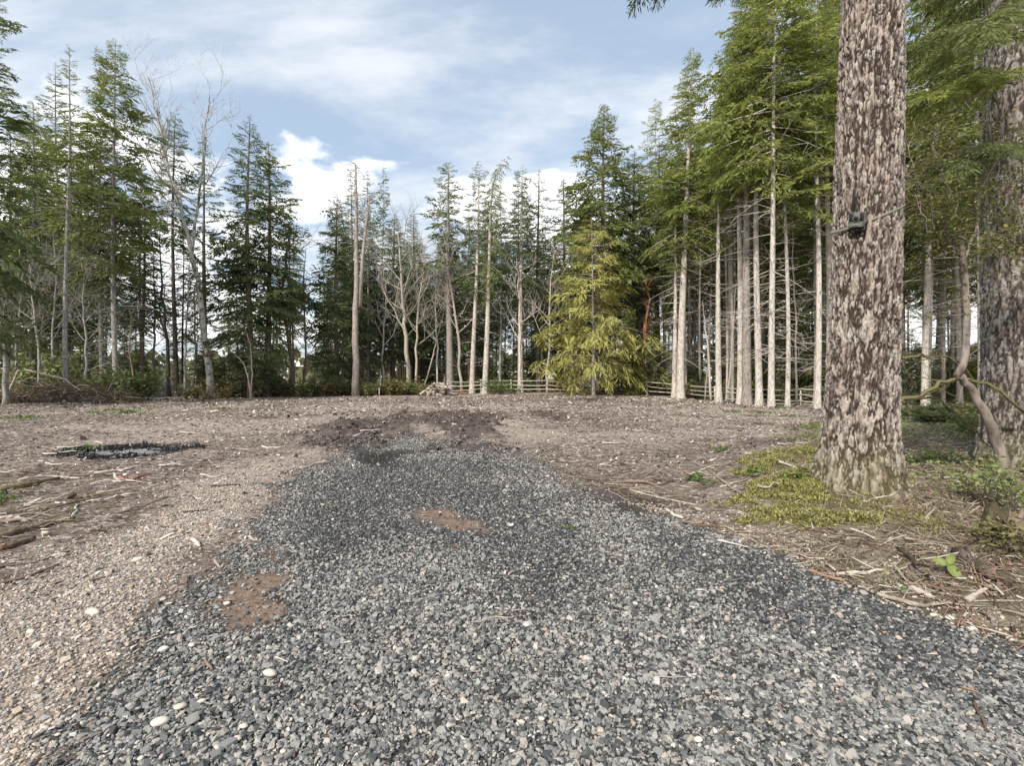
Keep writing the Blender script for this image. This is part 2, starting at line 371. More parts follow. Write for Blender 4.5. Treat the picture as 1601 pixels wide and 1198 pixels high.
def m_ground():
    t = NT('ground_soil'); p = t.pos()
    za = t.node('ShaderNodeAttribute', attribute_name='za'); zb = t.node('ShaderNodeAttribute', attribute_name='zb'); zc = t.node('ShaderNodeAttribute', attribute_name='zc')
    def rgb(a):
        s_ = t.node('ShaderNodeSeparateColor'); t.L.new(a.outputs['Color'], s_.inputs[0]); return [*s_.outputs[:3], a.outputs['Alpha']]
    road, mud, burn, ash = rgb(za); sand, moss, wet, tan = rgb(zb); floor, dark, _, _ = rgb(zc)
    nl = t.noise(p, .55, 5, .6); nm = t.noise(p, 3.0, 6, .65); nf = t.noise(p, 16, 5, .7); nff = t.noise(p, 60, 3, .7)
    dirt = t.mix(t.range(nm, .3, .72), (.11, .080, .062), (.37, .292, .232))
    dirt = t.mix(t.range(nl, .36, .66), t.mix(1., dirt, (.58, .55, .52), 'MULTIPLY'), dirt)
    # litter of chips: elongated cells of their own tone
    fl = t.voro(p, 15, out='Color', stretch=(1, 1.9, 1)); sp = t.node('ShaderNodeSeparateColor'); t.L.new(fl, sp.inputs[0])
    chip = t.mix(t.range(sp.outputs[0], .2, .95), (.07, .05, .04), (.56, .48, .42))
    dirt = t.mix(t.math('MULTIPLY', t.range(sp.outputs[1], .35, .6), t.range(nf, .38, .6)), dirt, chip)
    col = t.mix(t.math('MULTIPLY', tan, t.range(nf, .2, .7, .45, .95)), dirt, t.mix(t.range(nff, .3, .7), (.27, .205, .16), (.54, .455, .385)))
    fc = t.mix(t.range(nm, .35, .65), (.085, .065, .048), (.25, .205, .15))
    fc = t.mix(t.range(nf, .45, .68, 0, .7), fc, (.12, .135, .045))
    col = t.mix(t.math('MULTIPLY', floor, .85), col, fc)
    gcol = t.mix(t.range(nf, .3, .7), (.022, .020, .018), (.085, .077, .07))
    col = t.mix(road, col, gcol)
    mudc = t.mix(t.range(nm, .3, .75), (.042, .032, .028), (.155, .122, .106))
    col = t.mix(t.math('MULTIPLY', mud, t.range(nm, .2, .5, .6, 1.)), col, mudc)
    col = t.mix(sand, col, t.mix(t.range(nf, .25, .75), (.15, .10, .072), (.30, .215, .16)))
    mossc = t.mix(t.range(nf, .3, .7), (.07, .055, .02), (.24, .21, .065))
    col = t.mix(t.math('MULTIPLY', moss, t.range(nm, .35, .6, .15, .9)), col, mossc)
    col = t.mix(burn, col, t.mix(t.range(nff, .4, .8), (.007, .007, .008), (.03, .03, .03)))
    col = t.mix(t.math('MULTIPLY', ash, t.range(nff, .42, .58)), col, (.50, .485, .46))
    col = t.mix(t.math('MULTIPLY', wet, .55), col, (.03, .026, .027))
    rough = t.math('SUBTRACT', .95, t.math('MULTIPLY', wet, .82))
    rough = t.math('SUBTRACT', rough, t.math('MULTIPLY', t.math('MULTIPLY', mud, t.range(nm, .5, .3)), .35), True)
    hgt = t.math('ADD', t.math('MULTIPLY', nf, .7), t.math('MULTIPLY', nff, .35))
    dry = t.math('SUBTRACT', 1., t.math('MULTIPLY', wet, .93))
    t.bump(t.math('MULTIPLY', hgt, dry), .9, .05)
    MAT['ground_soil'] = t.done(col, rough)
m_ground()
def m_random(name, stops, rough=.85, scale=25, var=.35, interp='LINEAR', spec=.3):
    t = NT(name); r = t.orand(); c = t.ramp(r, stops, interp); p = t.coord()
    n = t.noise(p, scale, 3); c = t.mix(1., c, t.range(n, .3, .7, 1 - var, 1 + var * .6), 'MULTIPLY')
    t.b.inputs['Specular IOR Level'].default_value = spec
    MAT[name] = t.done(c, rough); return MAT[name]
m_random('gravel_dry', [(0, (.042, .043, .043)), (.22, (.118, .120, .117)), (.5, (.222, .222, .213)), (.75, (.32, .31, .288)), (.9, (.34, .295, .25)), (1, (.49, .465, .425))])
m_random('gravel_damp', [(0, (.03, .031, .032)), (.4, (.072, .074, .075)), (.7, (.128, .13, .129)), (.9, (.22, .217, .208)), (1, (.38, .345, .305))], rough=.6)
m_random('gravel_tan', [(0, (.16, .15, .14)), (.2, (.30, .29, .28)), (.35, (.36, .29, .22)), (.7, (.50, .42, .34)), (.9, (.58, .53, .47)), (1, (.34, .21, .13))])
m_random('wood_chips', [(0, (.03, .022, .018)), (.25, (.09, .064, .052)), (.42, (.17, .125, .10)), (.6, (.34, .27, .23)), (.82, (.52, .445, .385)), (1, (.68, .62, .55))], rough=.9)
m_random('mud_clods', [(0, (.03, .022, .019)), (.5, (.07, .053, .045)), (.85, (.13, .10, .085)), (1, (.30, .25, .21))], rough=.75)
m_random('needle_litter', [(0, (.09, .06, .04)), (.4, (.20, .14, .09)), (.7, (.32, .26, .19)), (1, (.50, .45, .38))])
m_random('char', [(0, (.006, .006, .006)), (.7, (.02, .02, .021)), (.9, (.06, .06, .06)), (1, (.4, .39, .37))], rough=.9)
def m_wood(name, a, b):
    t = NT(name); p = t.coord(); n = t.noise(p, 22, 5, .65, (.12, 1, 1)); n2 = t.noise(p, 5, 3); 
    k = t.math('MULTIPLY', t.orand(), .35)
    col = t.mix(t.range(t.math('ADD', n, t.math('SUBTRACT', k, .17)), .3, .7), a, b)
    col = t.mix(t.range(n2, .6, .75, 0, .5), col, tuple(x * .35 for x in a))
    t.bump(n, .6, .006); MAT[name] = t.done(col, .88)
m_wood('weathered_wood', (.19, .15, .12), (.48, .42, .36)); m_wood('brown_stick', (.06, .042, .032), (.22, .165, .13))
m_wood('orange_bark', (.11, .065, .045), (.30, .185, .125)); m_wood('pale_stick', (.25, .205, .17), (.52, .46, .40)); m_wood('mossy_stick', (.045, .037, .022), (.15, .13, .06))
m_wood('red_stick', (.22, .09, .06), (.42, .20, .14))
m_wood('bramble_stem', (.16, .08, .065), (.34, .20, .17))
m_wood('rail_wood', (.30, .265, .22), (.56, .51, .44))
simple('camera_plastic', (.105, .105, .085), .55, .12, 60, .15, .001); simple('black_plastic', (.012, .012, .013), .35, .1, 60, 0); simple('strap_web', (.17, .17, .14), .8, .2, 200, .3, .001)
simple('lens_glass', (.02, .02, .025), .08, .1, 60, 0); simple('label_plate', (.16, .16, .15), .5, .1, 60, 0)
simple('pale_pebble', (.58, .51, .43), .7, .15, 12, .15, .003); simple('boulder', (.34, .34, .31), .9, .4, 7, .6, .03); simple('red_root_soil', (.12, .055, .035), .95, .5, 9, .8, .04)
def m_leaf(name, stops, trans=.3):
    t = NT(name); t.N.remove(t.b); c = t.ramp(t.attr('v'), stops)
    d = t.node('ShaderNodeBsdfPrincipled'); d.inputs['Roughness'].default_value = .5; d.inputs['Specular IOR Level'].default_value = .25
    tr = t.node('ShaderNodeBsdfTranslucent'); ms = t.node('ShaderNodeMixShader')
    t.put(d.inputs['Base Color'], c); t.put(tr.inputs[0], c); ms.inputs[0].default_value = trans
    t.L.new(d.outputs[0], ms.inputs[1]); t.L.new(tr.outputs[0], ms.inputs[2]); t.L.new(ms.outputs[0], t.out.inputs[0]); MAT[name] = t.m
m_leaf('shrub_leaf', [(0, (.11, .14, .055)), (.4, (.21, .255, .095)), (.75, (.31, .35, .13)), (.92, (.38, .35, .15)), (1, (.30, .19, .10))])
m_leaf('olive_leaf', [(0, (.08, .08, .035)), (.4, (.17, .165, .06)), (.7, (.26, .22, .095)), (1, (.28, .18, .11))])
m_leaf('huckleberry_leaf', [(0, (.08, .10, .03)), (.45, (.19, .22, .06)), (.7, (.28, .27, .08)), (.85, (.28, .17, .07)), (1, (.32, .13, .09))], .45)
m_leaf('weed_leaf', [(0, (.05, .09, .02)), (.6, (.12, .20, .045)), (1, (.22, .28, .08))], .4)
m_leaf('bright_leaf', [(0, (.16, .20, .05)), (1, (.28, .33, .11))], .3)
m_leaf('moss_leaf', [(0, (.10, .092, .03)), (.5, (.26, .25, .075)), (1, (.47, .44, .18))], .3)
m_leaf('red_leaf', [(0, (.15, .075, .06)), (.6, (.30, .155, .135)), (1, (.40, .29, .22))], .3)
m_leaf('dry_grass', [(0, (.18, .14, .08)), (.6, (.36, .29, .19)), (1, (.52, .45, .33))], .3)

# ------------------------------------------------------------------ the ground
def build_ground():
    a = 2.0
    tx = np.linspace(-np.arcsinh(400 / a), np.arcsinh(400 / a), 470); xs = a * np.sinh(tx)
    ty = np.linspace(-np.arcsinh(80 / a), np.arcsinh(600 / a), 430); ys = 4.5 + a * np.sinh(ty)
    X, Y = np.meshgrid(xs, ys); x = X.ravel(); y = Y.ravel()
    z = terr(x, y); Z = zones(x, y)
    z = np.where(Z['wet'] > .5, z * 0.4 - 0.01, z)
    z = z - 0.012 * Z['road']
    nx, ny = len(xs), len(ys)
    i = np.arange(ny - 1)[:, None] * nx; j = np.arange(nx - 1)[None, :]
    Q = np.stack([i + j, i + j + 1, i + nx + j + 1, i + nx + j], -1).reshape(-1, 4)
    one = np.ones_like(x)
    at = {'za': ('FLOAT_COLOR', np.stack([Z['road'], Z['mud'], Z['burn'], Z['ash']], 1)),
          'zb': ('FLOAT_COLOR', np.stack([Z['sand'], Z['moss'], Z['wet'], Z['tan']], 1)),
          'zc': ('FLOAT_COLOR', np.stack([Z['floor'], Z['dark'], one * 0, one], 1))}
    me = mesh_np('ground', np.stack([x, y, z], 1), [Q], MAT['ground_soil'], True, at)
    struct(link('ground', me))
build_ground()

# ------------------------------------------------------------------ scatter of uncountable stuff
def hull_mesh(name, rng, size, n=12, mat=None, smooth=False):
    bm = bmesh.new()
    for _ in range(n):
        v = rng.normal(size=3); v /= np.linalg.norm(v); v = v * np.array(size) * rng.uniform(.8, 1.1)
        bm.verts.new(v)
    r = bmesh.ops.convex_hull(bm, input=bm.verts)
    junk = [v for v in bm.verts if not v.link_faces]
    bmesh.ops.delete(bm, geom=junk, context='VERTS')
    me = bpy.data.meshes.new(name); bm.to_mesh(me); bm.free()
    if smooth: me.polygons.foreach_set('use_smooth', np.ones(len(me.polygons), bool))
    if mat: me.materials.append(mat)
    return me
def scatter(name, protos, P, rot, scl, label, cat, seed=0):
    """points carrying rotation and scale; a node group sets one of the prototype meshes on each"""
    n = len(P); rng = np.random.default_rng(seed)
    me = bpy.data.meshes.new(name); me.vertices.add(n); me.vertices.foreach_set('co', np.ascontiguousarray(P, np.float32).ravel())
    for k, typ, arr in (('rot', 'FLOAT_VECTOR', rot), ('scl', 'FLOAT_VECTOR', scl), ('pick', 'INT', rng.integers(0, len(protos), n))):
        a = me.attributes.new(k, typ, 'POINT'); a.data.foreach_set('vector' if typ == 'FLOAT_VECTOR' else 'value', np.ascontiguousarray(arr, np.float32 if typ != 'INT' else np.int32).ravel())
    o = link(name, me); stuff(o, label, cat)
    ng = bpy.data.node_groups.new(name, 'GeometryNodeTree')
    ng.interface.new_socket('Geometry', in_out='INPUT', socket_type='NodeSocketGeometry'); ng.interface.new_socket('Geometry', in_out='OUTPUT', socket_type='NodeSocketGeometry')
    N, L = ng.nodes, ng.links
    gi = N.new('NodeGroupInput'); go = N.new('NodeGroupOutput'); iop = N.new('GeometryNodeInstanceOnPoints'); g2i = N.new('GeometryNodeGeometryToInstance')
    for k, pm in enumerate(protos):
        po = bpy.data.objects.new(name + '_piece', pm)
        oi = N.new('GeometryNodeObjectInfo'); oi.inputs['Object'].default_value = po
        L.new(oi.outputs['Geometry'], g2i.inputs[0])
    def na(nm, typ):
        q = N.new('GeometryNodeInputNamedAttribute'); q.data_type = typ; q.inputs['Name'].default_value = nm; return q.outputs[0]
    e2r = N.new('FunctionNodeEulerToRotation'); L.new(na('rot', 'FLOAT_VECTOR'), e2r.inputs[0])
    iop.inputs['Pick Instance'].default_value = True
    L.new(gi.outputs[0], iop.inputs['Points']); L.new(g2i.outputs[0], iop.inputs['Instance'])
    L.new(na('pick', 'INT'), iop.inputs['Instance Index']); L.new(e2r.outputs[0], iop.inputs['Rotation']); L.new(na('scl', 'FLOAT_VECTOR'), iop.inputs['Scale'])
    L.new(iop.outputs[0], go.inputs[0])
    m = o.modifiers.new('scatter', 'NODES'); m.node_group = ng
    return o
def region_pts(rng, n, y0, y1, power, half=1.25, xmin=None):
    """points on the ground, thinner with distance"""
    u = rng.random(n); q = 2.0 - power
    y = (y0 ** q + u * (y1 ** q - y0 ** q)) ** (1 / q)
    x = (rng.random(n) * 2 - 1) * (half * y + 1.0); return x, y
def build_gravel():
    rng = np.random.default_rng(5)
    def protos(nm, mat, size, k=7, n=13): return [hull_mesh(nm, rng, np.array(size) * rng.uniform(.8, 1.2, 3), n, mat) for _ in range(k)]
    x, y = region_pts(rng, 560000, 1.3, 13.5, 1.35, 1.2)
    Z = zones(x, y); r = rng.random(len(x))
    ok = (r < Z['road'] * (1 - .93 * Z['sand']) * (1 - .97 * Z['wet']) * (1 - .5 * Z['mud'])) & (rng.random(len(x)) < 1.12 - .45 * fbm(x * 2, y * 2, 12, 3))
    tanq = (r < .75 * Z['tan'] * sstep(9.5, 4, y)) & ~ok
    darkq = rng.random(len(x)) < np.maximum(Z['dark'] * .9, .10 + .28 * sstep(.45, .7, fbm(x * 1.1, y * 1.1, 123, 3)))
    dr = sdf(ROAD, x, y); tanq |= (dr > -.02) & (x > 1.2) & (r < .30 * np.exp(-np.clip(dr, 0, 9) / .35)) & (y < 5.5)
    mixq = rng.random(len(x)) < .10 * sstep(.9, .3, Z['road']) + .05
    for nm, sel, mat, lab, s0, sz in (('gravel', ok & ~darkq & ~mixq, 'gravel_dry', 'pale grey crushed gravel covering the driveway', .0083, (1.25, 1, .62)),
                              ('gravel', ok & darkq & ~mixq, 'gravel_damp', 'dark damp gravel in the wheel-worn part of the driveway', .0080, (1.25, 1, .62)),
                              ('gravel', tanq | (ok & mixq), 'gravel_tan', 'tan and cream pebbles mixed into the dirt beside the driveway', .0072, (1.3, 1, .7))):
        px, py = x[sel], y[sel]; m = len(px)
        s = s0 * np.exp(rng.normal(0, .32, m)) * (1 + .03 * np.clip(py - 2, 0, 9))
        zz = terr(px, py) - .012 * zones(px, py)['road'] + s * .35
        P = np.stack([px, py, zz], 1)
        rot = np.stack([rng.normal(0, .35, m), rng.normal(0, .35, m), rng.random(m) * 6.28], 1)
        scatter(nm, protos(nm, MAT[mat], sz), P, rot, s[:, None] * rng.uniform(.8, 1.25, (m, 3)), lab, 'gravel', 3)
def chip_meshes(rng, mat, k=8, ln=1.0):
    out = []
    for _ in range(k):
        L, W, H = ln * rng.uniform(.6, 1.3), rng.uniform(.12, .38), rng.uniform(.05, .14)
        out.append(hull_mesh('chip', rng, (L, W, H), 10, mat))
    return out
def build_litter():
    rng = np.random.default_rng(8)
    x, y = region_pts(rng, 200000, 1.6, 42, 1.15, 1.2)
    Z = zones(x, y)
    dens = (1 - .97 * Z['road']) * (1 - .97 * Z['wet']) * (1 - .85 * Z['burn']) * (1 - .75 * Z['moss']) * (1 - .6 * Z['mud']) * (.35 + .9 * fbm(x * .6, y * .6, 21, 4))
    edge = sstep(40, 33, y + .03 * x * x * 0)
    ok = rng.random(len(x)) < dens * edge
    x, y = x[ok], y[ok]; m = len(x)
    s = .026 * np.exp(rng.normal(0, .5, m)) * (.55 + .075 * y)
    P = np.stack([x, y, terr(x, y) + s * .10], 1)
    rot = np.stack([rng.normal(0, .18, m), rng.normal(0, .25, m), rng.random(m) * 6.28], 1)
    scatter('wood_chips', chip_meshes(rng, MAT['wood_chips']), P, rot, s[:, None] * np.ones((m, 3)), 'shredded bark and wood chips strewn over the cleared ground', 'wood chips', 4)
    # twigs and dead needles of the wood floor on the right and left verge
    x = rng.uniform(1.2, 14, 60000); y = rng.uniform(1.6, 16, 60000)
    Z = zones(x, y); d = np.abs(sdf(ROAD, x, y))
    ok = (rng.random(len(x)) < (Z['floor'] + .6 * np.exp(-d * 1.5)) * (1 - .75 * Z['moss']) * (1 - Z['road']) * (1.2 - y / 22))
    x, y = x[ok], y[ok]
    x2 = rng.uniform(-9.5, -2.5, 5000); y2 = rng.uniform(2.5, 9, 5000); ok = (rng.random(5000) < 1.4 * zones(x2, y2)['floor'])
    x = np.concatenate([x, x2[ok]]); y = np.concatenate([y, y2[ok]]); m = len(x)
    s = rng.uniform(.04, .17, m)
    P = np.stack([x, y, terr(x, y) + .012], 1)
    rot = np.stack([rng.normal(0, .2, m), rng.normal(0, .22, m), rng.random(m) * 6.28], 1)
    pr = []
    for _ in range(8):
        g = Geo(); k = 4; pts = np.stack([np.linspace(-1, 1, k), rng.normal(0, .10, k), rng.normal(0, .05, k)], 1); g.tube(pts, np.linspace(.035, .015, k) * rng.uniform(.6, 1.5), 4)
        pr.append(g.mesh('twig', MAT['needle_litter']))
    scatter('twig_litter', pr, P, rot, s[:, None] * np.ones((m, 3)), 'dead twigs and needles littering the wood floor by the driveway', 'litter', 6)
    # clods in the churned mud
    x, y = region_pts(rng, 90000, 8, 32, 1.0, 1.0); Z = zones(x, y)
    ok = rng.random(len(x)) < Z['mud'] * .55 * (1 - Z['wet']); x, y = x[ok], y[ok]; m = len(x)
    s = np.clip(.026 * np.exp(rng.normal(0, .55, m)), .008, .085)
    scatter('mud_clods', [hull_mesh('clod', rng, (1, .8, .6), 12, MAT['mud_clods']) for _ in range(6)], np.stack([x, y, terr(x, y) + .1 * s], 1), rng.random((m, 3)) * 6.28, s[:, None] * rng.uniform(.7, 1.3, (m, 3)), 'dark clods of churned wet mud beyond the end of the gravel', 'mud', 7)
    # charcoal
    t = rng.random(2600) * 6.28; r = np.sqrt(rng.random(2600)); x = BURN[0] + 1.5 * r * np.cos(t); y = BURN[1] + 1.0 * r * np.sin(t)
    zb_ = zones(x, y); ok = rng.random(2600) < zb_['burn'] * (1 - .93 * zb_['ash']); x, y = x[ok], y[ok]; m = len(x); s = .015 * np.exp(rng.normal(0, .5, m))
    scatter('charcoal', [hull_mesh('coal', rng, (1.4, .8, .6), 10, MAT['char']) for _ in range(5)], np.stack([x, y, terr(x, y) + s * .3], 1), rng.random((m, 3)) * 6.28, s[:, None] * np.ones((m, 3)), 'black charcoal and grey ash of a burnt-out bonfire patch', 'charcoal', 9)
    # moss fronds
    x = rng.uniform(1.8, 5.2, 150000); y = rng.uniform(3.4, 9, 150000); Z = zones(x, y); ok = rng.random(len(x)) < Z['moss'] * .8 * sstep(.36, .60, fbm(x * 3.0, y * 3.0, 91, 4)); x, y = x[ok], y[ok]; m = len(x)
    pr = []
    for _ in range(6):
        Q = []; V = []
        for k in range(5):
            a = rng.random() * 6.28; d = np.array([math.cos(a), math.sin(a), rng.uniform(.3, 1.1)]); d /= np.linalg.norm(d); b = rng.normal(0, .3, 3) * (1, 1, 0); u = np.cross(d, [0, 0, 1]); u /= np.linalg.norm(u)
            V += [b, b + d * .5 + u * .16, b + d, b + d * .5 - u * .16]; Q.append([4 * k, 4 * k + 1, 4 * k + 2, 4 * k + 3])
        pr.append(mesh_np('frond', np.array(V), [np.array(Q)], MAT['moss_leaf'], False, {'v': ('FLOAT', np.repeat(rng.random(5), 4))}))
    s = rng.uniform(.012, .05, m)
    scatter('moss', pr, np.stack([x, y, terr(x, y)], 1), np.stack([rng.normal(0, .3, m), rng.normal(0, .3, m), rng.random(m) * 6.28], 1), s[:, None] * np.ones((m, 3)), 'yellow-green moss around the foot of the big fir', 'moss', 10)
build_gravel(); build_litter()

# ------------------------------------------------------------------ conifers
def spray(kind, nt, seed, wd=.135, m=4, na=5):
    rng = np.random.default_rng(seed); Q = []
    for k in range(nt):
        x0 = .10 + .88 * (k + rng.random()) / nt; side = 1 if k % 2 else -1
        tl = (.40 * (1 - x0) ** .55 + .10) * rng.uniform(.75, 1.2); ang = R_(rng.uniform(38, 66))
        droop = {'fir': rng.uniform(-.35, .05), 'cedar': rng.uniform(-.95, -.35), 'hemlock': rng.uniform(-.6, -.1)}[kind]
        d = np.array([math.cos(ang), side * math.sin(ang), droop]); d /= np.linalg.norm(d)
        b0 = np.array([x0, 0, 0.])
        for s in range(m):
            b = b0 + d * tl * (s / m) + rng.normal(0, .012, 3); dd = d + rng.normal(0, .22, 3); dd /= np.linalg.norm(dd)
            ln = tl * rng.uniform(1.3, 2.1) / m; up = rng.normal(size=3); u = np.cross(dd, up); u /= np.linalg.norm(u)
            w = ln * wd * rng.uniform(.75, 1.25)
            Q.append([b, b + dd * ln * .45 + u * w, b + dd * ln, b + dd * ln * .45 - u * w])
    for k in range(na):
        b = np.array([.55 + .1 * k, 0, 0]); dd = np.array([1, rng.normal(0, .2), rng.normal(0, .15)]); dd /= np.linalg.norm(dd); u = np.cross(dd, rng.normal(size=3)); u /= np.linalg.norm(u); ln = .2
        Q.append([b, b + dd * ln * .45 + u * .03, b + dd * ln, b + dd * ln * .45 - u * .03])
    return np.array(Q)
def bough(kind, ns, seed, wd):
    '''a long bough: side branches that each carry their own sprays'''
    rng = np.random.default_rng(seed); out = []
    for k in range(ns + 1):
        tip = k == ns
        x0 = .70 if tip else .14 + .80 * (k + rng.random()) / ns; side = 1 if k % 2 else -1
        sl = .32 if tip else (.46 * (1 - x0) ** .6 + .13) * rng.uniform(.75, 1.2); ang = 0 if tip else R_(rng.uniform(36, 64))
        dr = {'fir': rng.uniform(-.3, .05), 'cedar': rng.uniform(-.8, -.2), 'hemlock': rng.uniform(-.5, -.05)}[kind]
        d = np.array([math.cos(ang), side * math.sin(ang), 0 if tip else dr]); d /= np.linalg.norm(d)
        y = np.cross([0, 0, 1], d); y /= np.linalg.norm(y); z = np.cross(d, y)
        S = spray(kind, 8, seed * 31 + k, wd, 2, 3)
        out.append((S.reshape(-1, 3) * sl) @ np.stack([d, y, z]) + np.array([x0, 0, 0]))
    return np.vstack(out).reshape(-1, 4, 3)
SPR = {k: [spray(k, 20, s + 10 * i) for s in range(4)] for i, k in enumerate(('fir', 'cedar', 'hemlock'))}
SPR_F = {k: [bough(k, 6, 200 + s + 10 * i, .11 if k == 'cedar' else .155) for s in range(5)] for i, k in enumerate(('fir', 'cedar', 'hemlock'))}
SPR_D = {k: [spray(k, 60, 100 + s + 10 * i, .11) for s in range(4)] for i, k in enumerate(('fir', 'cedar', 'hemlock'))}
def conifer(seed, H, cb, Rm, tr, kind='fir', nb=170, lean=(0, 0), dead=30, gap=.25, shape=.70, dense=False, tip=0., up=(.35, -.35), top_r=.12):
    """trunk mesh with limbs, crown mesh; crown from height cb to H, radius Rm, trunk radius tr"""
    rng = np.random.default_rng(seed); g = Geo()
    zs = np.concatenate([[-.3, 0, .25, .7], np.linspace(1.5, H * .985, 16)])
    wob = np.stack([.02 * H ** .5 * np.sin(zs * rng.uniform(.15, .3) + rng.random() * 6), .02 * H ** .5 * np.sin(zs * rng.uniform(.15, .3) + rng.random() * 6)], 1)
    wob -= wob[1]
    f = np.clip(zs / H, 0, 1)
    ax = np.stack([wob[:, 0] + lean[0] * f ** 1.3, wob[:, 1] + lean[1] * f ** 1.3, zs], 1)
    if tip: ax[-3:, 0] += np.array([.02, .25, .9]) * tip; ax[-1, 2] -= .35 * tip
    rad = tr * (1 - .9 * f ** 1.1) * (1 + .35 * np.exp(-np.clip(zs, 0, 9) / .35)); rad[-1] = .02
    g.tube(ax, rad, 10)
    def axis(z): return np.stack([np.interp(z, zs, ax[:, 0]), np.interp(z, zs, ax[:, 1]), z], -1)
    bank = (SPR_D if dense else (SPR_F if Rm > 2.35 else SPR))[kind]
    VV = []; AV = []
    u = rng.random(nb) ** .85 if nb else np.zeros(0)
    t_all = np.sort((np.arange(nb) + rng.random(nb)) / max(nb, 1)) ** .80
    az = np.cumsum(rng.normal(2.4, .6, nb))
    gn = rng.random(8) * 6.28
    for t, a in zip(t_all, az):
        z = cb + (H - cb) * t * .99
        prof = (1 - t) ** shape * min(1., .45 + 3.2 * t) + .06 * min(1., 6 * (1.02 - t))
        hole = .5 + .5 * math.sin(3 * a + 9 * t + gn[0]) * math.sin(14 * t + gn[1]) 
        if rng.random() < gap * hole * (1.3 - t): continue
        L = Rm * prof * rng.uniform(.5, 1.28) * (1 + .22 * math.sin(a * 2 + gn[2]) * math.sin(11 * t + gn[3]))
        pitch = up[1] + (up[0] - up[1]) * t + rng.normal(0, .13)
        sag = rng.uniform(.08, .32) * (1 - t) + (.25 if kind == 'cedar' else 0) + (.25 * t if tip else 0)
        S = bank[rng.integers(len(bank))].reshape(-1, 3).copy()
        S[:, 1] *= rng.choice([-1, 1]) * rng.uniform(.8, 1.15) * (1.0 if L > 1 else 1.25)
        S = S * L
        roll = rng.normal(0, .35); c, s_ = math.cos(roll), math.sin(roll); S[:, 1:] = S[:, 1:] @ np.array([[c, s_], [-s_, c]])
        S[:, 2] -= sag * S[:, 0] ** 2 / L
        cp, sp = math.cos(pitch), math.sin(pitch)
        X = S[:, 0] * cp - S[:, 2] * sp; Zz = S[:, 0] * sp + S[:, 2] * cp
        ca, sa = math.cos(a), math.sin(a)
        o = axis(z)
        VV.append(np.stack([X * ca - S[:, 1] * sa + o[0], X * sa + S[:, 1] * ca + o[1], Zz + o[2]], 1))
        AV.append(np.repeat(np.clip(rng.normal(.42, .13) + rng.normal(0, .17, len(S) // 4) + .10 * t, 0, 1), 4))
        if L > .7:
            q = np.linspace(0, .85, 4) * L; bz = -sag * q ** 2 / L
            bx = q * cp - bz * sp; bzz = q * sp + bz * cp
            g.tube(np.stack([bx * ca + o[0], bx * sa + o[1], bzz + o[2]], 1), np.linspace(.012 + .008 * L, .005, 4), 3, False)
    for k in range(dead):
        z = rng.uniform(.10 * H, cb + .25 * (H - cb)) if cb > .15 * H else rng.uniform(.3, cb + 2)
        a = rng.random() * 6.28; L = Rm * rng.uniform(.25, .85); o = axis(z); p0 = rng.normal(-.05, .25)
        q = np.linspace(0, L, 5); zz = q * p0 - rng.uniform(.0, .25) * q ** 2 / L; cu = rng.normal(0, .1) * q ** 2 / L
        pts = np.stack([q * math.cos(a) - cu * math.sin(a) + o[0], q * math.sin(a) + cu * math.cos(a) + o[1], zz + o[2]], 1)
        g.tube(pts, np.linspace(.022, .006, 5), 3, False)
        for s in range(3):
            i = rng.integers(1, 4); d = rng.normal(size=3) * .25 * L * np.array([1, 1, .6]); g.tube([pts[i], pts[i] + d * .5, pts[i] + d + (0, 0, -.05)], [.010, .007, .004], 3, False)
    trunk = g.mesh('trunk', MAT['bark'], True)
    crown = None
    if VV:
        V = np.vstack(VV); crown = mesh_np('crown', V, [np.arange(len(V)).reshape(-1, 4)], MAT['foliage'], False, {'v': ('FLOAT', np.concatenate(AV))})
    return trunk, crown
def plant_tree(name, meshes, loc, rz, scale, label, cat, group, bark, leaf, crown_name='crown'):
    e = empty(name, loc, rz, scale); tag(e, label, cat, group)
    link('trunk', meshes[0], e, color=bark)
    if meshes[1] is not None: link(crown_name, meshes[1], e, color=leaf)
    return e
PALE = (.42, .38, .335); GREY = (.235, .21, .185); BROWN = (.15, .115, .09); DARKB = (.085, .068, .058); SILV = (.27, .255, .23)
LG = (.135, .160, .078); DG = (.110, .140, .072); BG = (.20, .225, .075); YG = (.36, .35, .13); MG = (.165, .190, .080)
